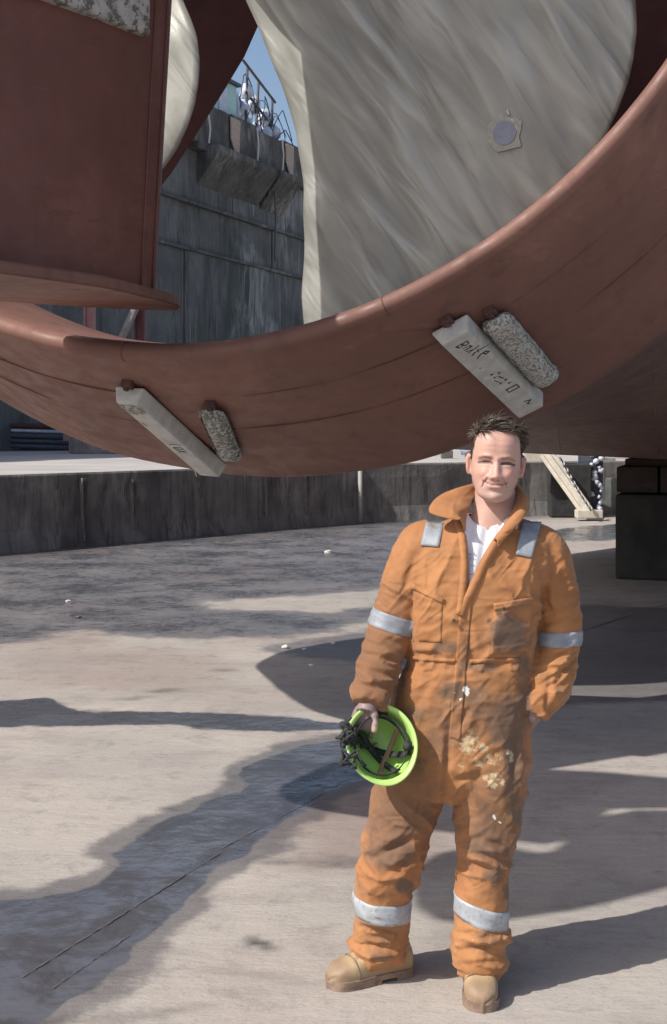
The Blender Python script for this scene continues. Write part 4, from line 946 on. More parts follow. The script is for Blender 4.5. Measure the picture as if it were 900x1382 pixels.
def patch(name, quad, nu, nv, off, mat, thick=.004, dirty=False, ref=None):
    "cloth piece lying on the suit inside a four-cornered photo outline (may hang free by 'off')"
    A, B, C_, D = [np.array(p, float) for p in quad]; V = []; ok = True; last = 4.13
    for j in range(nv):
        for i in range(nu):
            s_, t = i / (nu - 1), j / (nv - 1); p = (A * (1 - s_) + B * s_) * (1 - t) + (D * (1 - s_) + C_ * s_) * t
            h, n = suit_hit(*p); d = h.y if h and h.y < 4.5 else last; last = d; V.append((p[0], p[1], d))
    V = np.array(V); Dm = V[:, 2].reshape(nv, nu)
    for _ in range(2):
        P_ = np.pad(Dm, 1, mode='edge'); Dm = (P_[1:-1, 1:-1] * 2 + P_[:-2, 1:-1] + P_[2:, 1:-1] + P_[1:-1, :-2] + P_[1:-1, 2:]) / 6
    V[:, 2] = Dm.ravel() - off
    W_ = [PX(*v) for v in V]; F = [(j * nu + i, (j + 1) * nu + i, (j + 1) * nu + i + 1, j * nu + i + 1) for j in range(nv - 1) for i in range(nu - 1)]
    o = part_mesh(name, W_, F, mat); 
    if dirty: dirt_and_shade(o)
    s_ = o.modifiers.new('t', 'SOLIDIFY'); s_.thickness = thick; s_.offset = -1; return o
patch('reflective_strip', ((575, 704), (599, 706), (592, 738), (567, 736)), 7, 12, .006, M_TAPE2, .003)
patch('reflective_strip', ((705, 703), (731, 704), (718, 753), (696, 748)), 7, 12, .008, M_TAPE2, .003)
# zip placket, pockets, waist seam
patch('zip_flap', ((621, 822), (638, 800), (621, 1000), (606, 995)), 7, 60, .003, M_OR, .004, True)
patch('pocket', ((668, 820), (720, 812), (716, 880), (662, 884)), 14, 16, .004, M_OR, .006, True)
patch('pocket_flap', ((666, 815), (722, 806), (722, 815), (667, 824)), 14, 4, .008, M_OR, .006, True)
patch('pocket', ((558, 792), (598, 812), (596, 868), (556, 866)), 12, 16, .001, M_OR, .005, True)
patch('pocket_flap', ((556, 787), (600, 809), (598, 815), (555, 794)), 12, 4, .005, M_OR, .005, True)
patch('waist_seam', ((556, 886), (616, 890), (616, 895), (556, 891)), 22, 3, .004, M_OR, .004, True)
patch('waist_seam', ((634, 890), (702, 888), (702, 893), (634, 896)), 22, 3, .004, M_OR, .004, True)
M_STUD = simple('snap_metal', (.16, .13, .10), (.1, .09, .07), .4, 30, 0, metal=.6)
def stud(x, y, r=.006, off=.012):
    h, n = suit_hit(x, y); c = h + Vector((0, -off, 0)); disc('snap_fastener', c, Vector((0, -1, .1)).normalized(), r, .003, M_STUD, man, 12)
stud(612, 837); stud(676, 822, .005, .016); stud(704, 816, .005, .016)

# white shirt in the opening
M_SHIRT = simple('white_shirt', (.74, .75, .80), (.68, .69, .75), .85, 12, .3, 60)
def shirt():
    nu, nv = 30, 44; V = []; W_ = []
    for j in range(nv):
        y = 700 + (838 - 700) * j / (nv - 1); xl = np.interp(y, (690, 735, 780, 838), (628, 625, 616, 606)); xr = np.interp(y, (700, 740, 838), (704, 692, 655))
        for i in range(nu):
            x = xl + (xr - xl) * i / (nu - 1); h, n = suit_hit(x, y); V.append(h.y if h else 4.2)
    D = np.array(V).reshape(nv, nu)
    for _ in range(4):
        P_ = np.pad(D, 1, mode='edge'); D = (P_[1:-1, 1:-1] * 2 + P_[:-2, 1:-1] + P_[2:, 1:-1] + P_[1:-1, :-2] + P_[1:-1, 2:]) / 6
    for j in range(nv):
        y = 700 + (838 - 700) * j / (nv - 1); xl = np.interp(y, (690, 735, 780, 838), (628, 625, 616, 606)); xr = np.interp(y, (700, 740, 838), (704, 692, 655))
        for i in range(nu):
            x = xl + (xr - xl) * i / (nu - 1); neck = np.interp(x, (604, 622, 630, 637, 646, 658, 674, 690, 704), (672, 676, 690, 702, 709, 712, 707, 694, 680)); yy = neck + (838 - neck) * j / (nv - 1); f = .014 + .004 * math.sin(x * .35 + y * .05) ; W_.append(PX(x, yy, D[j, i] + f + .03 * max(0, (700 - yy) / 25)))
    F = [(j * nu + i, (j + 1) * nu + i, (j + 1) * nu + i + 1, j * nu + i + 1) for j in range(nv - 1) for i in range(nu - 1)]
    o = part_mesh('shirt', W_, F, M_SHIRT); s_ = o.modifiers.new('t', 'SOLIDIFY'); s_.thickness = .004
    # faded print on the shirt
    ink = simple('print_blue', (.25, .30, .50), (.35, .38, .5), .85, 80, 0)
    for x, y, wd, h in ((632, 747, 4, 2), (638, 746, 3, 3), (634, 752, 6, 2), (631, 760, 2, 6), (636, 762, 4, 1.5), (630, 770, 3, 2), (634, 774, 4, 1.5), (628, 796, 4, 1.5), (629, 800, 3, 4), (630, 782, 2, 5)):
        j = int((y - 700) / 138 * (nv - 1)); dd = D[j, nu // 3] + .008
        mb = MB(); mb.add([PX(x, y, dd), PX(x + wd, y, dd), PX(x + wd, y + h, dd), PX(x, y + h, dd)], [(0, 1, 2, 3)]); mb.build('shirt_print', ink, o)
shirt()
# collar: a stand running up out of the neckline, wings spread
def collar(name, inner, outer, nmid=9, k=6):
    I_ = spline(inner, k); O_ = spline(outer, k); V = []; n = len(I_)
    for a, b in zip(I_, O_):
        pa = PX(*a); pb = PX(*b)
        for m in range(nmid):
            f = m / (nmid - 1); p = pa.lerp(pb, f); p += Vector((0, -.014, .016)) * math.sin(math.pi * f) * .9; V.append(p)
    P = np.array([v[:] for v in V]); dn = .0035 * ridged(P * (16, 16, 22), 81); V = [v + Vector((0, -1, .5)) * x for v, x in zip(V, dn)]
    F = [(i * nmid + m, i * nmid + m + 1, (i + 1) * nmid + m + 1, (i + 1) * nmid + m) for i in range(n - 1) for m in range(nmid - 1)]
    o = part_mesh(name, V, F, M_OR); dirt_and_shade(o); s_ = o.modifiers.new('t', 'SOLIDIFY'); s_.thickness = .007; s_.offset = 0
    b = o.modifiers.new('b', 'BEVEL'); b.width = .002; b.segments = 2; b.limit_method = 'ANGLE'
    return o
collar('collar', [(627, 716, 4.165), (628, 700, 4.18), (633, 685, 4.215), (638, 672, 4.27), (648, 664, 4.33)], [(618, 702, 4.14), (600, 699, 4.145), (579, 690, 4.17), (596, 668, 4.235), (640, 655, 4.335)])
collar('collar', [(648, 668, 4.335), (670, 666, 4.345), (694, 668, 4.33)], [(640, 655, 4.345), (670, 652, 4.36), (702, 658, 4.34)], 7)
collar('collar', [(690, 668, 4.33), (693, 680, 4.27), (690, 694, 4.205), (680, 710, 4.17), (666, 730, 4.145)], [(700, 657, 4.335), (711, 672, 4.25), (713, 688, 4.185), (700, 706, 4.14), (672, 738, 4.128)])
# turned edges of the front opening
def edge_strip(pts, wd, off=.008):
    P_ = spline(pts, 8); V = []; n = len(P_)
    for i, (x, y) in enumerate(P_):
        h, nn = suit_hit(x, y); d = (h.y if h and h.y < 4.4 else 4.15) - off; t = np.array(P_[min(i + 1, n - 1)]) - np.array(P_[max(i - 1, 0)]); t = t / np.hypot(*t); m = np.array((-t[1], t[0]))
        for f, dz in ((-1, .012), (-.6, -.001), (0, -.004), (.6, -.001), (1, .010)): V.append(PX(x + m[0] * wd * f, y + m[1] * wd * f, d + dz))
    F = [(i * 5 + k, i * 5 + k + 1, (i + 1) * 5 + k + 1, (i + 1) * 5 + k) for i in range(n - 1) for k in range(4)]
    o = part_mesh('front_edge', V, F, M_OR); dirt_and_shade(o); s_ = o.modifiers.new('t', 'SOLIDIFY'); s_.thickness = .003; return o
edge_strip([(618, 698), (624, 728), (627, 762), (625, 795), (621, 828)], 6)
edge_strip([(686, 712), (668, 736), (652, 764), (640, 790), (628, 812), (621, 830)], 7)

# ---------------------------------------------------------------- body: one skin for head, neck, trunk, hands and legs
HC = PX(669, 624, 4.235)                                 # eye level on the head's axis
ROLL = math.radians(4); YAW = math.radians(5)            # tilt to the picture's right, face turned a little left
HM = Matrix.Rotation(ROLL, 3, 'Y') @ Matrix.Rotation(-YAW, 3, 'Z')
def HL(x, y, z): return HC + HM @ Vector((x, y, z))
HSL = [(-.124, .016, -.078, -.035), (-.118, .030, -.090, -.02), (-.106, .050, -.096, .0), (-.09, .0615, -.097, .03), (-.07, .0695, -.096, .055), (-.045, .0735, -.096, .075), (-.02, .0765, -.094, .088), (0, .079, -.093, .095), (.02, .080, -.096, .099),
       (.045, .0805, -.097, .102), (.07, .080, -.094, .101), (.095, .075, -.085, .096), (.115, .066, -.070, .086), (.13, .053, -.052, .070), (.142, .035, -.03, .048), (.148, .012, -.008, .02)]
secs = []
for z, wd, f, b in spline(HSL, 3):
    secs.append((HL(0, (f + b) / 2, z), HM @ Vector((wd, 0, 0)), HM @ Vector((0, (b - f) / 2, 0))))
bparts = [loft(secs, 40, 2.25)]
bparts.append(loft(hslices(spline([(660, 668, 27, .055, 4.285), (675, 668, 28, .058, 4.28), (692, 666, 29, .06, 4.275), (706, 663, 34, .064, 4.275), (722, 660, 52, .068, 4.27), (745, 654, 78, .085, 4.265), (800, 644, 72, .10, 4.255), (890, 634, 68, .095, 4.255), (980, 622, 76, .105, 4.26), (1060, 612, 78, .10, 4.26)], 3)), 32, 2.2))
def shrink(rows, k): return [(x, y, r * k, d) for x, y, r, d in rows]
bparts += [loft(limb(spline(shrink(LEGL, .66), 3)), 20, 2), loft(limb(spline(shrink(LEGR, .66), 3)), 20, 2)]
bparts += [loft(limb(spline(shrink(ARML[:-1], .62) + [(497, 950, 14, 4.105), (494, 962, 14.5, 4.09)], 3)), 20, 2), loft(limb(spline(shrink(ARMR[:-2], .62) + [(724, 955, 13, 4.195), (716, 968, 14, 4.205)], 3)), 20, 2)]
for s_ in (-1, 1):                                       # ears
    rows = []
    for k in range(9):
        f = k / 8; z = -.044 + .072 * f; r = .0165 * (math.sin(math.pi * min(max(.08 + .84 * f, 0), 1)) ** .6) * (.72 + .45 * f)
        x = s_ * (.0805 + .0075 * math.sin(math.pi * f) + .003 * f); rows.append((HL(x, .012 + .006 * f, z), HM @ Vector((s_ * .0065, .003, 0)), HM @ Vector((-s_ * .003, r, 0))))
    bparts.append(loft(rows, 16, 2))
def capsule(pts, rad, n=12):
    pts = [Vector(p) for p in pts]; sec = []
    for i, p in enumerate(pts):
        t = (pts[min(i + 1, len(pts) - 1)] - pts[max(i - 1, 0)]).normalized(); u = t.orthogonal().normalized(); v = t.cross(u); sec.append((p, u * rad[i], v * rad[i]))
    a, b = sec[0], sec[-1]; t0 = (pts[0] - pts[1]).normalized(); t1 = (pts[-1] - pts[-2]).normalized()
    sec = [(a[0] + t0 * rad[0] * .8, a[1] * .5, a[2] * .5)] + sec + [(b[0] + t1 * rad[-1] * .5, b[1] * .82, b[2] * .82), (b[0] + t1 * rad[-1] * .85, b[1] * .45, b[2] * .45)]
    return loft(sec, n, 2)
# hand on the hat: back of the hand to the left, thumb inside the shell, four fingers round the outside
bparts.append(loft([(PX(496, 950, 4.123), Vector((.032, 0, 0)), Vector((0, .021, 0))), (PX(493, 961, 4.113), Vector((.039, -.006, 0)), Vector((.003, .022, 0))), (PX(490, 973, 4.110), Vector((.040, -.01, 0)), Vector((.004, .020, 0))), (PX(488, 984, 4.113), Vector((.036, -.01, 0)), Vector((.004, .016, 0)))], 20, 2.3))
bparts.append(capsule([PX(502, 957, 4.100), PX(506, 967, 4.073), PX(506.5, 976, 4.063), PX(505, 986, 4.063)], [.0145, .0125, .0112, .0098]))
for (x0, y0), (x1, y1), (x2, y2), (x3, y3), rr, dd in (((476, 976), (472, 986), (476, 996), (482, 1002), .0092, 0), ((483, 980), (480, 992), (484, 1003), (490, 1009), .0098, .004), ((491, 982), (490, 995), (494, 1006), (499, 1011), .0098, .006), ((499, 980), (500, 992), (503, 1001), (507, 1006), .0092, .006)):
    bparts.append(capsule([PX(x0, y0, 4.115 + dd), PX(x1, y1, 4.141 + dd), PX(x2, y2, 4.283 + dd), PX(x3, y3, 4.143 + dd)], [rr * 1.12, rr, rr * .95, rr * .85]))
# hand in the pocket
bparts.append(loft([(PX(719, 962, 4.20), Vector((.028, 0, 0)), Vector((0, .02, 0))), (PX(709, 978, 4.215), Vector((.036, 0, 0)), Vector((0, .017, 0))), (PX(700, 992, 4.225), Vector((.034, 0, 0)), Vector((0, .014, 0)))], 16, 2.3))
for k in range(4): bparts.append(capsule([PX(682 + 8 * k, 990, 4.228), PX(680 + 8 * k, 1006, 4.23), PX(679 + 8 * k, 1018 - 2 * abs(k - 1), 4.236)], [.0095, .009, .0078]))
bparts.append(capsule([PX(716, 970, 4.2), PX(712, 980, 4.2), PX(708, 990, 4.205)], [.011, .010, .0085]))
BV, BF = fuse(bparts, .0042, 2, .45)
# finer mesh on the head
bm = bmesh.new(); bv = [bm.verts.new(v) for v in BV]
for f in BF: bm.faces.new([bv[i] for i in f])
HMI = np.array(HM.inverted())
def hloc(V): return (np.asarray(V) - np.array(HC)) @ HMI.T
bm.verts.ensure_lookup_table(); L = hloc(np.array([v.co[:] for v in bm.verts])); isf = (L[:, 2] > -.135) & (L[:, 1] < .035) & (np.abs(L[:, 0]) < .11)
ed = [e for e in bm.edges if isf[e.verts[0].index] and isf[e.verts[1].index]]
bmesh.ops.subdivide_edges(bm, edges=ed, cuts=2, use_grid_fill=True)
bmesh.ops.triangulate(bm, faces=[f for f in bm.faces if len(f.verts) > 4])
bm.verts.ensure_lookup_table(); BV = np.array([v.co[:] for v in bm.verts]); BF = [tuple(v.index for v in f.verts) for f in bm.faces]; bm.free()
L = hloc(BV); x, y, z = L.T; fr = sstep(.0, -.03, y) * (z > -.14) * (np.abs(x) < .1); ax = np.abs(x)
def G(u, s_): return np.exp(-(u / s_) ** 2)
dy = np.zeros(len(L))                                      # minus = towards the camera
def seg2(px_, pz_, lst):
    d = np.full(len(px_), 9.)
    for (a, b), (c, e) in zip(lst[:-1], lst[1:]):
        ux, uz = c - a, e - b; t = np.clip(((px_ - a) * ux + (pz_ - b) * uz) / (ux * ux + uz * uz), 0, 1); d = np.minimum(d, np.hypot(px_ - a - t * ux, pz_ - b - t * uz))
    return d
prof = np.interp(z, (-.062, -.054, -.048, -.042, -.036, -.02, 0, .012, .022), (0, .009, .023, .0275, .0255, .017, .009, .0055, 0))
wn = np.interp(z, (-.05, -.04, -.02, .01), (.0185, .016, .012, .010))
dy -= prof * np.exp(-np.abs(x / wn) ** 2.4)
dy -= .011 * (G(ax - .0185, .0072) * G(z + .0445, .0075))                                 # nostril wings
dy += .007 * G(ax - .0075, .0038) * G(z + .0535, .0028)                                     # nostrils
dy += .0125 * G(ax - .032, .019) * G(z - .003, .0105)                                       # sockets
dy -= .0065 * G(ax - .034, .022) * G(z - .018, .0075)                                        # brow
dy -= .006 * G(ax - .033, .015) * G(z - .0075, .0042); dy -= .0065 * G(ax - .033, .016) * G(z + .0075, .0042)   # lids and the bag under a squint
slit = seg2(ax, z, [(.015, -.0020), (.024, .0006), (.034, .0012), (.046, -.0008), (.055, -.0035)])
dy += .0050 * G(slit, .0019)
dy += .0025 * G(seg2(ax, z, [(.018, .013), (.034, .0155), (.048, .010)]), .002)
dy -= .0115 * G(ax - .043, .020) * G(z + .034, .016)                                        # raised cheeks
fold = seg2(ax, z, [(.0185, -.040), (.0255, -.050), (.034, -.062), (.038, -.074)])
dy += .0052 * G(fold, .0034); dy -= .004 * G(seg2(ax, z, [(.029, -.046), (.039, -.06), (.044, -.073)]), .005)
ml = -.0685 + 9.0 * np.maximum(ax - .004, 0) ** 2 - .0006 * np.cos(x * 300)
mw = sstep(.043, .036, ax)
dy -= .008 * G(ax, .034) * G(z + .068, .019)                                                # muzzle
dy += .0052 * G(z - ml, .0018) * mw; dy -= .0028 * G(z - ml - .0048, .0036) * mw; dy -= .0050 * G(z - ml + .0072, .0048) * sstep(.03, .016, ax)
dy += .005 * G(ax - .037, .0045) * G(z + .062, .006)                                        # smile dimples
dy += .0045 * G(z + .0885, .0055) * G(ax, .022); dy -= .0075 * G(ax, .017) * G(z + .107, .012)   # chin
dy -= .004 * G(ax - .03, .03) * G(z - .06, .03); dy += .0012 * G(seg2(ax, z, [(.0, .048), (.04, .050)]), .002) + .001 * G(seg2(ax, z, [(.0, .066), (.045, .068)]), .002)
dy += .0016 * G(seg2(ax, z, [(.053, -.001), (.066, .006)]), .0018) + .0016 * G(seg2(ax, z, [(.053, -.004), (.067, -.006)]), .0018)   # crow's feet
dL = np.zeros_like(L); dL[:, 1] = dy * fr
dL[:, 0] += fr * np.sign(x) * -.004 * G(ax - .064, .018) * G(z + .075, .02)                    # jaw taper
ear = (np.abs(x) > .080) & (np.abs(y - .012) < .03) & (np.abs(z + .016) < .05)
dL[:, 0] += ear * np.sign(x) * -.0035 * G(np.hypot(y - .008, (z + .012) * .7), .009)
BV = BV + dL @ np.array(HM).T
L = hloc(BV); x, y, z = L.T; ax = np.abs(x)
skin = np.tile(np.array((.54, .335, .27)), (len(BV), 1))
def tint(m, c):
    global skin
    m = np.clip(m, 0, 1)[:, None]; skin = skin * (1 - m) + np.array(c) * m
hd = (z > -.14) & (ax < .12)
red = np.clip(G(ax - .042, .022) * G(z + .032, .02) + .9 * G(ax, .014) * G(z + .040, .012) + .5 * G(ax, .03) * G(z - .05, .05) + (ax > .081) * .7, 0, 1) * hd; tint(red * .65, (.58, .27, .215))
tint(hd * (y < .02) * sstep(-.045, -.085, z) * .5, (.43, .29, .25)); tint(hd * .3 * sstep(-.03, -.05, z) * sstep(.055, .07, ax), (.40, .28, .24))
tint(hd * fr * G(z - ml - .0035, .0038) * mw * .55, (.52, .22, .20)); tint(hd * fr * G(z - ml + .0065, .0048) * sstep(.032, .02, ax) * .6, (.56, .25, .23)); tint(hd * fr * G(z - ml, .0017) * mw * .8, (.16, .07, .06))
tint(hd * fr * sstep(.0056, .0022, slit) * .92, (.04, .03, .028))
brow = seg2(ax, z, [(.017, .0125), (.030, .0160), (.042, .0155), (.054, .0105)]); tint(hd * fr * sstep(.0052, .0022, brow + .001 * vnoise(BV * 600, 4)) * .68, (.13, .085, .065))
tint(hd * fr * G(fold, .002) * .35, (.38, .2, .17)); tint(hd * fr * G(ax - .0075, .0035) * G(z + .0535, .0028) * .9, (.14, .06, .05))
hairline = np.interp(ax, (0, .03, .05, .062, .070, .075, .08), (.100, .099, .096, .086, .064, .025, -.018)) + .004 * vnoise(BV * 120, 8)
scalp = hd & (((y < -.02) & (z > hairline)) | ((y >= -.02) & (z > np.interp(y, (-.02, .0, .03, .1), (.004, .022, .0, -.06)))) ) & ~((ax > .082) & (z < .022))
tint(scalp * 1.0, (.035, .027, .022))
hand = BV[:, 2] < 1.2; lit_tip = PX(505.5, 984, 4.053); tint(hand * .92, (.22, .17, .18)); tint(hand * G(np.sqrt(((BV - np.array(lit_tip)) ** 2).sum(1)), .013) * .85, (.66, .47, .38))  # hand's shade and lit thumb tip painted into the skin tone
def skin_mat():
    n = NT('skin'); c = n.mix(n.ramp(n.noise(60, 5, .7), .4, .75, 0, .28), n.at('tone', True), (.5, .24, .19)); n.p('Base Color', c); n.p('Roughness', .54); n.p('Subsurface Weight', .12)
    n.b.inputs['Subsurface Radius'].default_value = (.012, .005, .003); n.b.inputs['Subsurface Scale'].default_value = .6; n.bump(n.noise(260, 3), .12, .0012); return n.m
M_SKIN = skin_mat()
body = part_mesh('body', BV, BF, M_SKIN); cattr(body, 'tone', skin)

# ---------------------------------------------------------------- hair
def hair():
    me = body.data; N = getn(me); idx = np.where(scalp)[0]; n = 4200; pick = RNG.choice(idx, n); mb = MB(); tone = []
    for i in pick:
        lx, ly, lz = L[i]; nl = Vector(HMI @ N[i]); top = float(sstep(.045, .11, lz)); front = float(sstep(.0, -.06, ly)) * top
        clump = vnoise(np.array([[lx * 55, ly * 55, lz * 55]]), 91)[0]; cl2 = vnoise(np.array([[lx * 55, ly * 55, lz * 55 + 50]]), 92)[0]
        length = .020 + .012 * top + .010 * front + .005 * clump; length *= random.uniform(.7, 1.15)
        if front > .4 and -.055 < lx < -.005 and random.random() < .22: length *= 1.5
        flow = Vector((.85 + .7 * clump, .45 * (1 - front) - .25 * front, .25 + .6 * cl2)) * top + Vector((.0, .45, -.85)) * (1 - top)
        flow = flow - nl * (flow.dot(nl) * .7)
        d = (nl * (.16 + .36 * front + .10 * cl2) + flow * .95 + Vector((random.uniform(-.16, .16), random.uniform(-.16, .16), random.uniform(-.12, .16)))).normalized()
        p = Vector(L[i]) - nl * .002; pts = [p]; bend = Vector((.7 * clump + .3 * top, .3 * top, -.45 - .35 * top)) * .5 - nl * .12
        for k in range(4): d = (d + bend * .35).normalized(); p = p + d * (length / 4); pts.append(p)
        r = random.uniform(.0009, .0016); t = random.uniform(.6, 1.35) * (1 + .5 * max(0, clump) * front)
        mb.tube([HC + HM @ a for a in pts], [r, r, r * .9, r * .7, r * .3], 4, caps=False); tone += [t] * 20
    o = mesh('hair', mb.V, mb.F, None, man, True); h = NT('dark_hair'); h.p('Base Color', h.mix(h.ramp(h.at('tone'), .6, 1.7), (.022, .015, .011), (.14, .10, .075))); h.p('Roughness', .42); o.data.materials.append(h.m); attr(o, 'tone', tone)
hair()

# ---------------------------------------------------------------- boots
M_BOOT = NT('tan_leather')
bc = M_BOOT.mix(M_BOOT.ramp(M_BOOT.noise(14, 5, .6), .35, .7), (.47, .345, .20), (.38, .27, .155)); bc = M_BOOT.mix(M_BOOT.ramp(M_BOOT.noise(40, 5, .7), .52, .75, 0, .6), bc, (.20, .14, .09)); bc = M_BOOT.mix(M_BOOT.math('MULTIPLY', M_BOOT.at('scuff'), .75), bc, (.24, .155, .105))
M_BOOT.p('Base Color', bc); M_BOOT.p('Roughness', .6); M_BOOT.bump(M_BOOT.noise(50, 5, .6), .3, .004); M_BOOT = M_BOOT.m
M_SOLE = simple('boot_sole', (.30, .205, .15), (.20, .14, .105), .8, 30, .4, 50)
def boot(c, ang, label):
    "c: ground point under the ankle; ang: heading of the toe"
    f = Vector((math.cos(ang), math.sin(ang), 0)); s_ = Vector((-f.y, f.x, 0))
    t = thing('boot', label, 'boot', c) if 0 else None
    def P(a, b, h): return c + f * a + s_ * b + UP * h
    # (along, half width, top height)
    foot = [(-.088, .016, .075), (-.082, .030, .10), (-.06, .037, .15), (-.03, .040, .155), (.0, .041, .15), (.03, .042, .145), (.05, .043, .128), (.075, .046, .106), (.105, .050, .090), (.135, .052, .082), (.16, .050, .077), (.18, .044, .069), (.192, .036, .059), (.2, .027, .05), (.205, .016, .041), (.207, .006, .032)]
    rows = spline(foot, 3); n = 22; V = []; F = []
    for a, wd, h in rows:
        for k in range(n + 1):
            th = math.pi * k / n; cx_ = math.cos(th); sy_ = math.sin(th); bulge = 1 + .06 * math.sin(2 * th) ** 2; V.append(P(a + .004 * fbm(np.array([[a * 40, k * .3, 1.]]), 1, 3)[0], wd * math.copysign(abs(cx_) ** .62, cx_) * bulge, .022 + (h - .022) * sy_ ** .62))
    m = n + 1
    for i in range(len(rows) - 1):
        for k in range(n): F.append((i * m + k, i * m + k + 1, (i + 1) * m + k + 1, (i + 1) * m + k))
    F.append(tuple(range(m))); F.append(tuple(range((len(rows) - 1) * m + m - 1, (len(rows) - 1) * m - 1, -1)))
    b = part_mesh('boot', V, F, M_BOOT); A = (np.array([v[:] for v in V]) - np.array(c)) @ np.array(f); H = np.array([v.z for v in V])
    attr(b, 'scuff', np.clip(sstep(.13, .17, A) * .9 + sstep(.05, .03, H) * .8, 0, 1)); b['label'] = label
    bm = bmesh.new(); bm.from_mesh(b.data); bmesh.ops.recalc_face_normals(bm, faces=bm.faces[:]); bm.to_mesh(b.data); bm.free()
    out = [(a, wd * 1.07 + .002) for a, wd, h in rows]; out = [(-.0945, .006)] + out + [(.212, .002)]
    lo = [(a, q) for a, q in out] + [(a, -q) for a, q in out[::-1]]; mb = MB()
    mb.prism([P(a, q, .012) for a, q in lo], UP * .017); mb.prism([P(a, q, 0) for a, q in lo if a < -.012], UP * .0122); mb.prism([P(a, q * .98, .001) for a, q in lo if a > .03], UP * .0112)
    for k in range(7):
        mb.box(P(.05 + .022 * k, 0, .004), .012, .1 * (1 if k < 5 else .75), .007, f)
    so_ = mb.build('sole', M_SOLE, b); smooth_angle(so_, 40)
    # toe-cap seam and pull loop
    mb = MB(); mb.tube([P(.118 + .010 * math.sin(math.pi * k / 14), .0525 * math.copysign(abs(math.cos(math.pi * k / 14)) ** .62, math.cos(math.pi * k / 14)), .023 + .066 * math.sin(math.pi * k / 14) ** .62) for k in range(15)], .0022, 5); mb.build('seam', M_SOLE, b, True)
gl = GP(519, 1320); gr = GP(647, 1338)
boot(Vector((gl.x + .005, gl.y + .01, 0)), math.radians(205), 'tan boot turned out to the side'); boot(Vector((gr.x, gr.y + .05, 0)), math.radians(268), 'tan boot pointing straight at the camera')

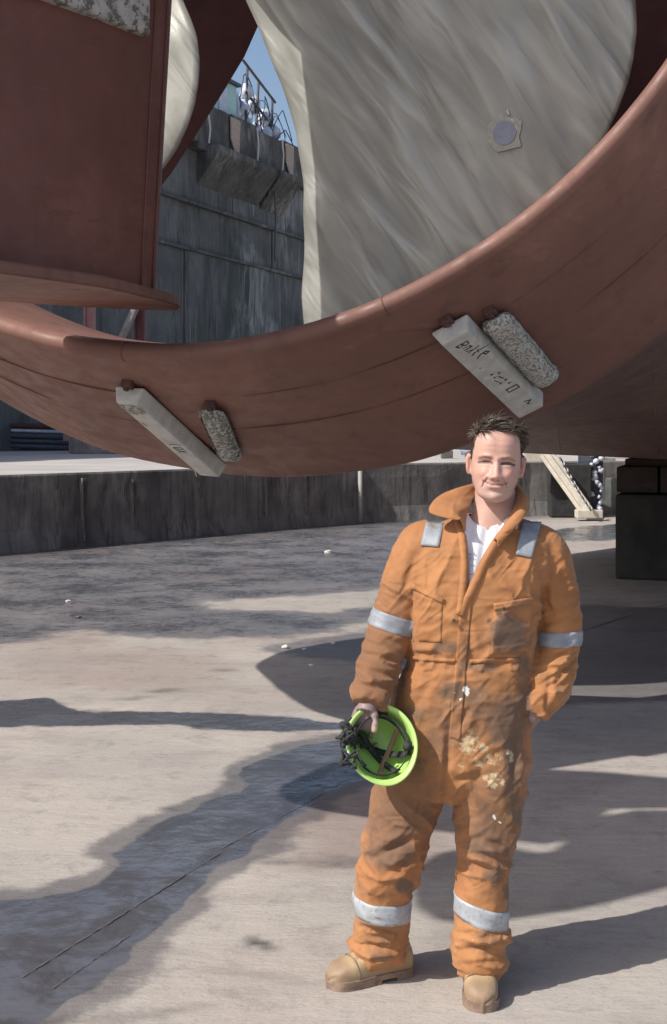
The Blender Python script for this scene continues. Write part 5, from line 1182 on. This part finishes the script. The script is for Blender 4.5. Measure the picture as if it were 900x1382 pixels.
# =================================================================== HARD HAT held in the hand
HATC = PX(515, 1003, 4.045); hz = Vector((.09, -.87, .48)).normalized()        # opening faces the camera and a little up
hx = Vector((1, 0, .18)); hx = (hx - hz * hx.dot(hz)).normalized(); hy = hz.cross(hx)
hat = thing('hard_hat', 'lime green hard hat held open side out in the hand at his hip', 'hard hat', HATC)
M_LIME = simple('lime_shell', (.46, .70, .20), (.42, .66, .18), .38, 12, .03, 30); M_STRAP = simple('black_webbing', (.022, .024, .024), (.04, .042, .04), .8, 60, .3, 120); M_TAN = simple('tan_pad', (.34, .21, .15), (.28, .17, .12), .7, 30, .2)
def hp(a, r, dz, sx=.099, sy=.110): return HATC + hx * (math.cos(a) * sx * r) + hy * (math.sin(a) * sy * r) - hz * dz
def build_hat():
    n = 56; prof = [(1.10, -.004), (1.075, -.006), (1.02, .0), (1.0, .01), (.985, .035), (.95, .065), (.88, .09), (.76, .111), (.58, .126), (.34, .134), (.12, .137)]
    V = []; F = []
    for r, dz in prof:
        for k in range(n):
            a = 2 * math.pi * k / n; pk = max(0, math.cos(a + math.pi / 2 - .15)) ** 3 if r > 1.01 else 0       # a short peak at the bottom
            V.append(hp(a, r + .07 * pk, dz + .012 * pk + (.004 * max(0, math.cos(2 * (a - math.pi / 2))) ** 8 if r < .9 else 0)))
    for i in range(len(prof) - 1):
        for k in range(n): F.append((i * n + k, i * n + (k + 1) % n, (i + 1) * n + (k + 1) % n, (i + 1) * n + k))
    F.append(tuple(range((len(prof) - 1) * n, len(prof) * n)))
    o = mesh('shell', V, F, M_LIME, hat, True); m = o.modifiers.new('t', 'SOLIDIFY'); m.thickness = .0035; m.offset = 0
    def ribbon(name, pts, nrm, wd, mat, th=.003):
        V = []; n2 = len(pts)
        for i, p in enumerate(pts):
            t = (pts[min(i + 1, n2 - 1)] - pts[max(i - 1, 0)]).normalized(); s_ = t.cross(nrm(i) if callable(nrm) else nrm).normalized() * wd / 2; V += [p - s_, p + s_]
        o = mesh(name, V, [(2 * i, 2 * i + 1, 2 * i + 3, 2 * i + 2) for i in range(n2 - 1)], mat, hat, True); m = o.modifiers.new('t', 'SOLIDIFY'); m.thickness = th; m.offset = 0; return o
    # head band ring inside the rim
    al = np.linspace(-.5, math.pi + .75, 40)
    ribbon('headband', [hp(a, .80, .022 + .006 * math.sin(3 * a)) for a in al], lambda i: (hx * math.cos(al[i]) + hy * math.sin(al[i])), .032, M_STRAP)
    al2 = np.linspace(math.pi + .6, 2 * math.pi - .4, 30)
    ribbon('nape_strap', [hp(a, .83, .02) for a in al2], lambda i: (hx * math.cos(al2[i]) + hy * math.sin(al2[i])), .018, M_STRAP)
    def cross(a0, a1, mat, wd, dep=.09, rr=.86, name='cradle_strap'):
        pts = []
        for k in range(17):
            f = k / 16; p = hp(a0, rr, .03).lerp(hp(a1, rr, .03), f) - hz * dep * math.sin(math.pi * f) ** .7; pts.append(p)
        ribbon(name, pts, hz, wd, mat)
    cross(math.radians(150), math.radians(-20), M_STRAP, .021); cross(math.radians(128), math.radians(-62), M_STRAP, .019, .085); cross(math.radians(35), math.radians(-105), M_TAN, .017, .075)
    # ratchet at the right, clips
    for a, s_ in ((-.12, .022), (-.35, .018), (2.9, .02), (1.2, .016)):
        mb = MB(); mb.box(hp(a, .85, .022), s_, s_ * 1.2, .014, hx, hz, bev=.003); mb.build('clip', M_STRAP, hat)
    mb = MB(); mb.tube([hp(-.2, .80, .02), hp(-.22, .80, -.005)], .013, 12); mb.build('ratchet_knob', M_STRAP, hat, True)
    # bunch of chin straps hanging over the left rim
    for k in range(15):
        a = random.uniform(2.55, 3.45); p = hp(a, 1.02, -.008); pts = [p + Vector((random.uniform(-.035, .02), -.012 + random.uniform(-.02, .012), random.uniform(-.03, .035))) for _ in range(5)]
        ribbon('chin_strap', [Vector(q_) for q_ in np.array(spline([tuple(v) for v in pts], 4))], Vector((random.uniform(-.5, .5), -1, random.uniform(-.4, .4))).normalized(), .007, M_STRAP, .002)
    mb = MB(); c = hp(3.35, 1.14, -.01); mb.box(c, .014, .008, .02, (1, .2, .3), bev=.002); mb.build('buckle', M_WHITE, hat)
build_hat()
